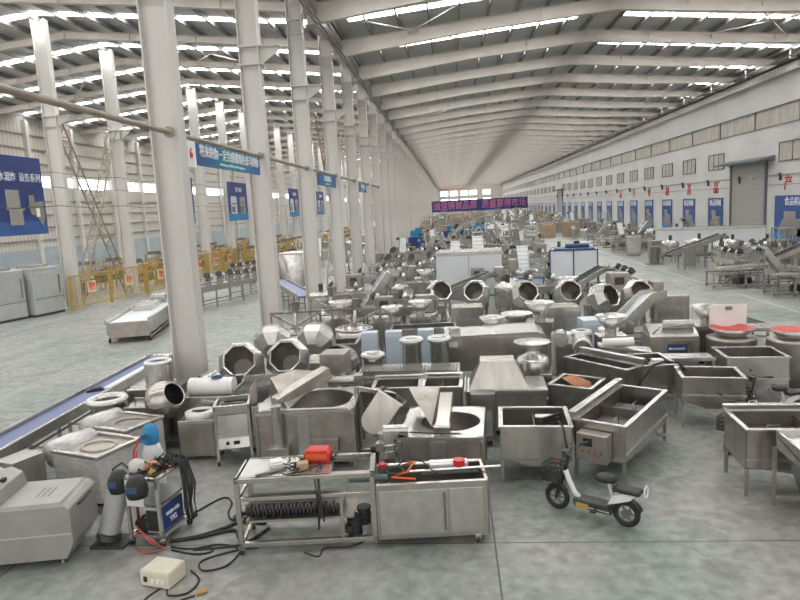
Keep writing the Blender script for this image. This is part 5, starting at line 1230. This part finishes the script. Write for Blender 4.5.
for x, y, a, lab in ((8.1, 16.9, -12, 'vibrating feeder beside the aisle right behind the vacuum packer'), (5.6, 17.2, 2, 'vibrating feeder with black motors behind the slicer')): far(P_shk, x, y, a, lab)
P_inc = conveyor(2.8, .5, .75, 1.5, 'black', legs_n=2)
for x, y, a, lab in ((.3, 24.9, -62, 'inclined black belt conveyor reaching up before the white cabinet'), (4.9, 25.0, -50, 'inclined black belt conveyor beside the blue-edged cabinet'), (7.9, 18.5, 62, 'short sloping belt conveyor pointing into the open aisle')): far(P_inc, x, y, a, lab, None, .6 if x > 7 else 1.0)
o = conveyor(7.2, .7, .95, .95, 'belt', legs_n=5); L(o, -7.4, 28.3, 24, 'blue belt conveyor seen between the second and third main columns')
# large white insulated cabinets
r_ = root('insulated_cabinet', cat='cabinet'); MB().b2(-1.5, 1.5, -1.1, 1.1, .08, 2.05).build('cabinet_body', 'panelw', r_, bevel=.02); MB().b2(-1.52, 1.52, -1.12, 1.12, 1.93, 2.08).build('top_trim', 'steel_b', r_); MB().b2(-.012, .012, -1.105, -1.1, .1, 1.9).build('door_gap', 'steel', r_); MB().b2(-1.5, 1.5, -1.1, 1.1, 0, .08).build('plinth', 'steel_d', r_)
L(r_, .78, 30.6, -4, 'large plain white insulated cabinet in the centre of the hall')
r_ = root('blue_edged_cabinet', cat='cabinet'); MB().b2(-1.05, 1.05, -.8, .8, .05, 1.9).build('cabinet_body', 'panelw', r_)
e_ = MB()
for x in (-1.06, 0, 1.06): e_.b2(x - .03, x + .03, -.83, -.77, .03, 1.92)
for x in (-1.06, 1.06): e_.b2(x - .03, x + .03, .77, .83, .03, 1.92)
for z in (.05, 1.9):
    e_.b2(-1.09, 1.09, -.83, -.77, z - .03, z + .03).b2(-1.09, 1.09, .77, .83, z - .03, z + .03).b2(-1.09, -1.03, -.8, .8, z - .03, z + .03).b2(1.03, 1.09, -.8, .8, z - .03, z + .03)
e_.build('edge_frame', 'navy', r_); MB().b2(-.9, .95, -.7, .7, 1.92, 1.96).cyl((-.4, 0, 2.05), (.7, 0, 2.05), .1, 12).build('roof_unit', 'navy', r_)
L(r_, 5.7, 30.8, -12, 'white cabinet with dark blue edges beside the open aisle')
r_ = root('low_cabinet', cat='cabinet'); MB().b2(-.6, .6, -.4, .4, .05, .9).build('cabinet_body', 'skin', r_); MB().b2(-.62, .62, -.42, .42, .88, .93).b2(-.62, -.57, -.42, -.4, .05, .9).b2(.57, .62, -.42, -.4, .05, .9).build('edge_frame', 'navy', r_); L(r_, 3.3, 28.6, 0, 'low pale cabinet with dark trim between the two large white cabinets')

P_blow = blower_line(3)
P_blow5 = blower_line(5, .75, 3.6)
rows = [(-4.0, 27.4, 'nearest'), (-1.6, 27.2, 'second'), (-4.1, 32.2, 'third'), (-1.9, 34.2, 'fourth')]
for i, (x, y, lab) in enumerate(((-4.0, 25.4, 'blower drying conveyor left of the white cabinet, beside the third main column'), (-2.3, 28.2, 'blower drying conveyor immediately left of the white cabinet'), (-3.6, 31.0, 'blower drying conveyor behind the one left of the white cabinet'), (2.9, 25.2, 'blower drying conveyor between the two large white cabinets'), (-2.7, 33.6, 'blower drying conveyor standing behind the left rear corner of the white cabinet'))): far(P_blow, x, y, 4, lab)
P_el = elevator()
for x, y, a, lab in ((-3.1, 23.0, 20, 'bucket elevator left of the leftmost octagonal drum'), (3.6, 33.2, 90, 'bucket elevator behind the blue-edged cabinet'), (7.0, 34.5, 80, 'bucket elevator nearest the open aisle behind the blue-edged cabinet')): far(P_el, x, y, a, lab)
P_tub = tub(1.8, .8, .9, .5, 'steel', True, 1, False, True)
for x, y, a, lab in ((-.9, 17.6, 3, 'open tank behind the pale blue boxes'), (.5, 26.6, 0, 'open tank at the foot of the white cabinet'), (-3.4, 15.9, 0, 'open tank between the round drum and the jacketed mixing pans')): far(P_tub, x, y, a, lab)
P_vat = vat(.5, 1.1)
for x, y, a, lab in ((-5.0, 23.6, 0, 'domed steel vat at the foot of the third main column'), (2.0, 24.0, 0, 'domed steel vat behind the large octagonal drum')): far(P_vat, x, y, a, lab)

# left aisle things
r_ = root('storage_vat', cat='vat'); MB().lathe([(.95, .3), (.95, 2.1), (.9, 2.15), (.001, 2.2)], 32).build('vessel', 'steel_b', r_); MB().torus((0, 0, 2.1), .95, .03, n=32, m=6).torus((0, 0, .4), .95, .03, n=32, m=6).build('hoop', 'steel', r_)
for i in range(4): a = PI / 4 + PI / 2 * i; MB().cyl((.8 * math.cos(a), .8 * math.sin(a), 0), (.8 * math.cos(a), .8 * math.sin(a), .35), .05, 8).build('leg', 'steel', r_)
L(r_, -8.6, 34.6, 0, 'large round steel vat standing between the second and third main columns')
r_ = root('washing_line', cat='conveyor'); MB().b2(-.75, .75, -2.9, 2.9, .30, .72).build('trough_body', 'steel', r_)
b_ = MB().b2(-.72, -.66, -2.8, 2.8, .14, .2).b2(.66, .72, -2.8, 2.8, .14, .2)
for y in (-2.8, -1, 1, 2.8):
    for x in (-.7, .7): b_.b2(x - .03, x + .03, y - .03, y + .03, .1, .32)
b_.build('frame', 'steel', r_); MB().b2(-.78, -.68, -2.95, 2.95, .68, .85).b2(.68, .78, -2.95, 2.95, .68, .85).build('side_rail', 'steel_b', r_); MB().b2(-.66, .66, -2.85, 2.85, .72, .74).build('belt', 'panelw', r_); MB().b2(-.5, .2, -.2, 1.6, .74, .95).b2(-.3, .3, 1.9, 2.6, .74, 1.1).build('spray_box', 'steel_b', r_)
MB().b2(-.7, .7, -2.93, -2.9, .2, .7).build('end_plate', 'steel_w', r_); casters(r_, [(-.7, -2.8), (.7, -2.8), (-.7, 2.8), (.7, 2.8)], .09)
L(r_, -12.2, 24.3, 13, 'wheeled steel trough conveyor with a white belt on the left open floor')
for (x, y, w_, d_, a, lab) in ((-21.0, 27.7, 1.6, 1.6, 75, 'nearest tall grey cold cabinet at the left edge of the photo'), (-20.3, 29.45, 1.75, 1.5, 78, 'second tall grey cold cabinet standing close behind the first')):
    r_ = root('cold_cabinet', cat='cabinet'); MB().b2(-w_ / 2, w_ / 2, -d_ / 2, d_ / 2, .1, 2.3).build('cabinet_body', 'grey', r_, bevel=.02); MB().b2(-w_ / 2, w_ / 2, -d_ / 2, d_ / 2, 0, .1).build('plinth', 'dark', r_)
    MB().b2(-w_ / 2 + .1, w_ / 2 - .25, -d_ / 2 - .02, -d_ / 2, .9, 2.1).build('door', 'grey', r_, bevel=.008); MB().b2(w_ / 2 - .22, w_ / 2 - .16, -d_ / 2 - .04, -d_ / 2, 1.0, 1.9).build('handle', 'steel_b', r_); MB().b2(-w_ / 2, w_ / 2, -d_ / 2 - .01, -d_ / 2, .8, .83).build('trim_strip', 'steel_d', r_); MB().b2(-.6, .5, -.4, .4, 2.3, 2.42).build('roof_unit', 'steel_b', r_)
    L(r_, x, y, a, lab)
# black blowers and blue machine at left
far(P_blow5, -11.7, 29.6, 70, 'drying conveyor with black blowers on the left floor, nearest of the row', None, 1.15); far(P_blow5, -10.9, 34.4, 70, 'drying conveyor with black blowers on the left floor, second of the row'); far(P_blow5, -12.9, 39.4, 70, 'drying conveyor with black blowers on the left floor, farthest of the row')
o = MB().b2(-.35, .35, -.1, .1, 0, .7).b2(-.2, .2, -.14, .14, .2, .5).build('red_cover', 'redd'); place(o, -9.9, 33.6, 10, 'red wrapped item standing on the floor by the black blowers', None, 0, 'cover')
# yellow cages
def cage(sg):
    r_ = root('yellow_cage', cat='cage'); b_ = MB()
    for x in (-1.45, 1.45): b_.b2(x - .05, x + .05, -.05, .05, 0, 1.75)
    for z in (.15, 1.7): b_.b2(-1.45, 1.45, -.025, .025, z - .03, z + .03)
    b_.build('frame', 'yellow', r_)
    m_ = MB(); x = -1.3
    while x < 1.4: m_.b2(x - .008, x + .008, -.01, .01, .15, 1.7); x += .145
    for z in (.5, .9, 1.3): m_.b2(-1.4, 1.4, -.008, .008, z - .006, z + .006)
    m_.build('mesh_panel', 'yellow', r_)
    p_ = MB().b2(-.3, .3, -.05, -.03, .75, 1.35).build('sign', 'cream' if sg else 'amber', r_); text('物' if sg else '料', .5, 'orange' if sg else 'ltext', p_, (0, -.06, 1.05), (R(90), 0, 0), 'sign_character'); return r_
P_c1 = cage(1)
pts = []
x, y = -19.3, 33.4
pos = [(-18.75, 31.6, 80), (-18.25, 34.5, 78)] + [(-17.65 + .02 * i, 37.2 + 3.0 * i, 86) for i in range(13)]
for i, (x, y, a) in enumerate(pos):
    lab = ('nearest yellow mesh cage panel, beside the grey cold cabinets' if i == 0 else 'yellow mesh cage panel at the bend of the cage row' if i == 1 else '%s yellow mesh cage panel after the bend of the cage row' % order[i - 2].replace('nearest', 'first') if i < 8 else 'yellow mesh cage panel far along the cage row')
    if i >= 8: far(P_c1, x, y, a, lab, 'yellow cage panels')
    else: far(P_c1, x, y, a, lab, 'yellow cage panels')
# yellow painted racks beyond, with stored stock in the cages
def stock():
    r_ = root('pallet_stack', cat='pallet'); MB().b2(-.6, .6, -.5, .5, 0, .14).build('pallet', 'wood', r_)
    MB().b2(-.5, .1, -.4, .4, .14, .6).build('carton', 'card', r_); MB().b2(.12, .5, -.35, .4, .14, .85).build('steel_part', 'steel', r_); MB().cyl((-.2, 0, .6), (-.2, 0, .95), .22, 14).build('drum', 'steel_b', r_); return r_
P_st = stock()
def bin_rack():
    r_ = root('yellow_rack', cat='rack'); b_ = MB()
    for x in (-1.3, 1.3):
        for y in (-.4, .4): b_.b2(x - .04, x + .04, y - .04, y + .04, 0, 1.75)
    for z in (.45, 1.05, 1.7): b_.b2(-1.3, 1.3, -.42, -.36, z - .03, z + .03).b2(-1.3, 1.3, .36, .42, z - .03, z + .03)
    b_.build('frame', 'yellow', r_)
    for z in (.48, 1.08): MB().b2(-1.15, -.3, -.35, .35, z, z + .35).build('stored_parts', 'steel' if z < 1 else 'card', r_); MB().cyl((.2, -.3, z + .16), (.2, .3, z + .16), .16, 12).b2(.5, 1.1, -.3, .3, z, z + .45).build('stored_parts', 'steel_d' if z < 1 else 'steel_b', r_)
    MB().b2(-1.0, -.3, -.35, .35, 1.73, 1.95).build('dark_crate', 'steel_d', r_); return r_
P_rk = bin_rack()
k = 0
for row, X0 in ((0, -19.9), (1, -22.6)):
    for i in range(15):
        y = (34.6 + 6.05 * (i // 2) + (1.45 if i % 2 else -1.45)) + (3.05 if row else 0)
        X_ = X0 + (.0 if row else .3)
        if row == 0 and i < 2: continue
        if i % 3 == 0: far(P_st, X_, y, rnd.uniform(-20, 20), '%s pallet of cartons %s' % (order[i // 3].replace('nearest', 'first'), 'in the second line behind the cages' if row else 'directly behind the yellow cages'), 'stored stock behind the cages')
        else: far(P_rk, X_ - .3, y, 90, ('%s yellow rack %s, counted from the grey cabinets' % ((order + order)[i].replace('nearest', 'first'), 'in the second line behind the cages' if row else 'just behind the cages')) if i < 7 else 'yellow storage rack far down the line behind the cages', 'yellow racks behind the cages')
        k += 1
for y in range(0, 14):
    far(P_rk, -15.6 + rnd.uniform(-.3, .3), 50 + y * 3.4, 88, ('%s yellow rack of the line beyond the black blowers' % order[y].replace('nearest', 'first')) if y < 6 else 'yellow storage rack in the left hall far beyond the black blowers', 'yellow racks beyond the blowers')
# stepladder-like platform behind
r_ = root('step_platform', cat='ladder'); MB().bar((-.5, 0, 0), (0, 0, 2.2), .06).bar((.5, 0, 0), (.1, 0, 2.2), .06).bar((-.3, .4, 0), (0, .3, 2.2), .06).b2(-.4, .4, -.05, .4, .5, .55).b2(-.3, .3, -.05, .35, 1.1, 1.15).build('platform_frame', 'steel', r_); L(r_, -16.2, 47.5, 0, 'grey step platform rising above the yellow cages')

# right group near
far(P_shk, 12.7, 29.3, -4, 'long vibrating feeder with a flywheel at the front of the right group', None, 1.25); far(P_shk, 14.4, 25.2, -6, 'vibrating feeder cut by the right edge, nearest of the right group', None, 1.2); far(P_shk, 17.2, 27.6, 4, 'vibrating feeder behind the nearest one at the right edge', None, 1.2)
far(P_inc, 13.5, 37.0, -75, 'dark sloping conveyor left of the white cold tunnel', None, 1.2); far(P_blow, 15.4, 35.5, -8, 'drying line with black blowers in front of the white cold tunnel', None, 1.1); far(P_blow5, 18.7, 38.6, 3, 'five-blower drying line in front of the roller door')
far(P_inc, 16.0, 31.8, -70, 'sloping conveyor with black motors in the right group', None, 1.1)
r_ = root('cold_tunnel', cat='machine'); MB().b2(-3.3, 3.3, -.8, .8, .25, 1.85).build('tunnel_body', 'panelw', r_, bevel=.02); MB().b2(-3.35, 3.35, -.85, .85, 1.82, 1.92).build('top_trim', 'steel_b', r_); MB().b2(-3.1, 3.1, -.6, .6, 0, .25).build('base', 'steel_d', r_); L(r_, 17.3, 45.0, -22, 'long white cold tunnel with dark top trim before the roller door')
r_ = root('pump_unit', cat='machine'); MB().b2(-.6, .6, -.5, .5, 0, .12).build('base_frame', 'steel', r_); MB().cyl((0, 0, .15), (0, 0, 1.2), .35, 16).b2(-.3, .3, -.3, .3, 1.2, 1.4).build('pump_body', 'steel_d', r_); MB().bar((-.5, -.4, .1), (-.5, -.4, 1.5), .04).bar((.5, -.4, .1), (.5, -.4, 1.5), .04).bar((-.5, -.4, 1.5), (.5, -.4, 1.5), .04).build('guard', 'steel', r_); r_.scale = (.8, .8, .8); L(r_, 12.3, 40.3, 0, 'dark pump unit inside a guard frame at the aisle edge')
r_ = root('overhead_hopper', cat='hopper'); MB().prism([(-.9, 2.1), (.9, 2.1), (.5, 1.5), (-.5, 1.5)], -.7, .7).build('hopper_body', 'steel_b', r_); b_ = MB()
for x in (-.6, .6):
    for y_ in (-.5, .5): b_.b2(x - .05, x + .05, y_ - .05, y_ + .05, 0, 1.6)
b_.build('stand', 'steel', r_); MB().cyl((-.3, 0, .9), (.5, 0, .9), .3, 18).build('roller_drum', 'steel_b', r_); L(r_, 19.0, 34.6, 0, 'steel hopper raised on a tall stand at the right edge')
o = far(vat(.7, 1.3, False), 19.0, 31.5, 0, 'wide round steel vat at the right edge of the right group')

# ------------------------------------------------------------------ procedural spread of farther machines
def tower():
    r_ = root('frame_tower', cat='machine'); b_ = MB()
    for x in (-.4, .4):
        for y_ in (-.4, .4): b_.b2(x - .04, x + .04, y_ - .04, y_ + .04, 0, 2.3)
    for z in (.9, 1.6, 2.26): b_.b2(-.44, .44, -.44, .44, z, z + .06)
    b_.build('tower_frame', 'steel_b', r_); MB().b2(-.34, .34, -.34, .34, .25, .9).build('cabinet', 'steel', r_); MB().lathe([(.1, 1.0), (.3, 1.5), (.3, 1.6)], 14).build('hopper', 'steel_b', r_); return r_
def blue_unit():
    r_ = root('blue_machine', cat='machine'); MB().b2(-.6, .6, -.5, .5, .1, 1.1).build('housing', 'sign', r_); MB().b2(-.3, .3, -.3, .3, 1.1, 1.7).build('head', 'blue', r_); MB().cyl((.3, -.55, .8), (.3, -.5, .8), .15, 12).build('wheel', 'steel_b', r_); legs(r_, 1.1, .9, .12); return r_
def crate():
    r_ = root('wooden_crate', cat='crate'); MB().b2(-.75, .75, -.6, .6, .1, 1.5).build('crate_body', 'wood', r_); MB().b2(-.78, .78, -.63, .63, 0, .1).build('skid', 'wood', r_); MB().b2(-.2, .2, -.61, -.6, .8, 1.1).build('shipping_label', 'white', r_); return r_
P = dict(blow=P_blow, el=P_el, tub=P_tub, vat=P_vat, cab=P_cab, inc=P_inc, shk=P_shk, ck=P_ck, oct=P_oct, ag=P_ag, tower=tower(), blue=blue_unit(), crate=crate(), rack=rk)
say = dict(blow='blower drying conveyor', el='bucket elevator', tub='open washing tank', vat='domed round vat', cab='plain steel cabinet', inc='sloping belt conveyor', shk='vibrating feeder', ck='screened cooking mixer', oct='octagonal drum', ag='gantry mixing pan', tower='tall framed machine', blue='blue painted machine', crate='wooden shipping crate', rack='tall tray rack')
def local_bounds(o):
    if o.name in LB: return LB[o.name]
    xs, ys = [], []
    def rec(c, M_):
        m_ = M_ @ c.matrix_local if c is not o else M_
        if c.type == 'MESH':
            for v in c.bound_box: q = m_ @ Vector(v); xs.append(q.x); ys.append(q.y)
        for k_ in c.children: rec(k_, m_)
    rec(o, Matrix.Identity(4)); LB[o.name] = (min(xs), max(xs), min(ys), max(ys)); return LB[o.name]
LB = {}
def rot_bounds(o, x, y, rz, sc):
    a, b, c_, d = local_bounds(o); ca, sa = math.cos(R(rz)) * sc, math.sin(R(rz)) * sc
    P_ = [(x + px * ca - py * sa, y + px * sa + py * ca) for px in (a, b) for py in (c_, d)]
    return (min(p[0] for p in P_), max(p[0] for p in P_), min(p[1] for p in P_), max(p[1] for p in P_))
def free(b_): return all(b_[0] > t[1] or b_[1] < t[0] or b_[2] > t[3] or b_[3] < t[2] for t in TAKEN) and b_[1] < 21.7
TAKEN = []
for o in list(C.objects):
    if o.parent is None and o.get('label') and o.get('category') not in ('banner', 'wire', 'pipe', 'lettering', 'poster', 'lamp') and o.name.split('.')[0] not in ('cross_brace',):
        try: a_, b_, c_, d_ = local_bounds(o)
        except ValueError: continue
        TAKEN.append(rot_bounds(o, o.location.x, o.location.y, math.degrees(o.rotation_euler.z), o.scale.x))
steps = ['just behind', 'second row behind', 'third row behind', 'fourth row behind', 'fifth row behind', 'sixth row behind']
seen = {}
def scatter(x0, x1, y0, y1, kinds, zone, where, dx, dy, grow=0.0, near=0):
    y = y0; row = 0
    while y < y1:
        x = x0 + rnd.uniform(0, .6); col = 0; run = rnd.choice(kinds)
        while x < x1:
            if rnd.random() < .45: run = rnd.choice(kinds)
            sc = rnd.uniform(.9, 1.15) * (1 + grow * (y - y0) / (y1 - y0))
            yy = y + rnd.uniform(-.25, .25)
            if zone == 'left' and abs(x + 5.6) < 1.1: x = -4.4; continue
            tx = ('left', 'middle', 'right')[min(2, int(3 * (x - x0) / (x1 - x0)))]
            if row < near: lab = '%s, %s from the left in the %s row %s' % (say[run], (order + ['eleventh', 'twelfth'])[min(col, 11)].replace('nearest', 'first'), order[row].replace('nearest', 'first'), where)
            else: lab = 'distant %s, %s of the rows %s' % (say[run], tx, where)
            px, ok = x + rnd.uniform(-.1, .1), False
            rz0 = rnd.choice((0, 0, 90, 180, 8, -12)) + rnd.uniform(-5, 5)
            for ddx, ddy, rz in ((0, 0, rz0), (0, 0, 90 + rnd.uniform(-4, 4)), (.35, .3, 90), (.3, -.3, 0), (-.3, .4, 0), (.7, 0, 90), (.6, .6, 0)):
                bb = rot_bounds(P[run], px + ddx, yy + ddy, rz, sc)
                if free(bb): ok = True; break
            if ok:
                col += 1; TAKEN.append(bb); far(P[run], px + ddx, yy + ddy, rz, lab, '%s, %s' % (say[run] + 's', where), sc)
            x += dx * rnd.uniform(.9, 1.15)
        y += dy * (1 + .9 * (y - y0) / (y1 - y0)); row += 1
P['stand'] = cabinet_machine(.6, .5, 1.0, 'steel', 2); say['stand'] = 'small hopper machine'
P['low'] = shaker(1.3, .6, .55); say['low'] = 'short vibrating feeder'
scatter(-4.3, 6.6, 15.4, 20, ['stand', 'low', 'tub', 'cab', 'ck'], 'fill', 'of the middle field', 1.5, 1.25, 0, 9)
scatter(-4.3, 7.2, 21.5, 34.5, ['stand', 'low', 'blow', 'shk', 'el', 'ck', 'vat'], 'fill', 'behind the octagonal drums', 1.6, 1.5, 0, 10)
scatter(13.2, 20.8, 26.5, 42.5, ['stand', 'low', 'blow', 'shk', 'el', 'vat', 'tower'], 'fill', 'of the right group', 1.9, 1.9, 0, 10)
scatter(-4.4, 7.6, 37.0, 62, ['blow', 'tower', 'el', 'cab', 'tub', 'shk', 'inc', 'vat', 'ck'], 'mid', 'behind the two white cabinets', 1.95, 1.9, 0, 8)
scatter(-4.4, 7.4, 66, 78, ['tower', 'rack', 'cab', 'blow', 'el', 'blue'], 'mid', 'near the blue machines', 2.0, 2.4, 0, 0)
scatter(-.5, 5.6, 80, 83, ['blue'], 'mid', 'under the far aisle banner', 1.6, 4, .4, 0)
scatter(-4.4, 7.0, 86, 178, ['tower', 'rack', 'cab', 'vat', 'crate', 'inc', 'el', 'tub'], 'mid', 'toward the far banner', 2.3, 3.4, .4, 0)
scatter(-10.5, -6.8, 40, 100, ['vat', 'tower', 'shk', 'el', 'cab', 'ag'], 'left', 'among the distant main columns', 3.2, 4.0, .2, 0)
scatter(13.0, 20.6, 50.5, 74, ['cab', 'tower', 'tub', 'shk', 'el', 'vat', 'blow'], 'right', 'past the white cold tunnel', 2.0, 2.3, 0, 4)
scatter(10.8, 20.6, 76, 180, ['crate', 'cab', 'tower', 'vat', 'tub', 'el', 'shk'], 'right', 'far along the right wall', 2.5, 3.6, .3, 0)
scatter(12.9, 15.0, 41.5, 49.5, ['cab', 'vat', 'shk'], 'right', 'before the cold tunnel', 2.6, 2.6, 0, 3)
scatter(19.0, 21.0, 41.0, 44.0, ['vat', 'cab'], 'right', 'beside the roller door', 2.4, 2.6, 0, 0)
scatter(6.0, 13, 182, 250, ['crate', 'cab', 'tower'], 'far', 'beyond the aisle banner', 3.6, 7, .4, 0)
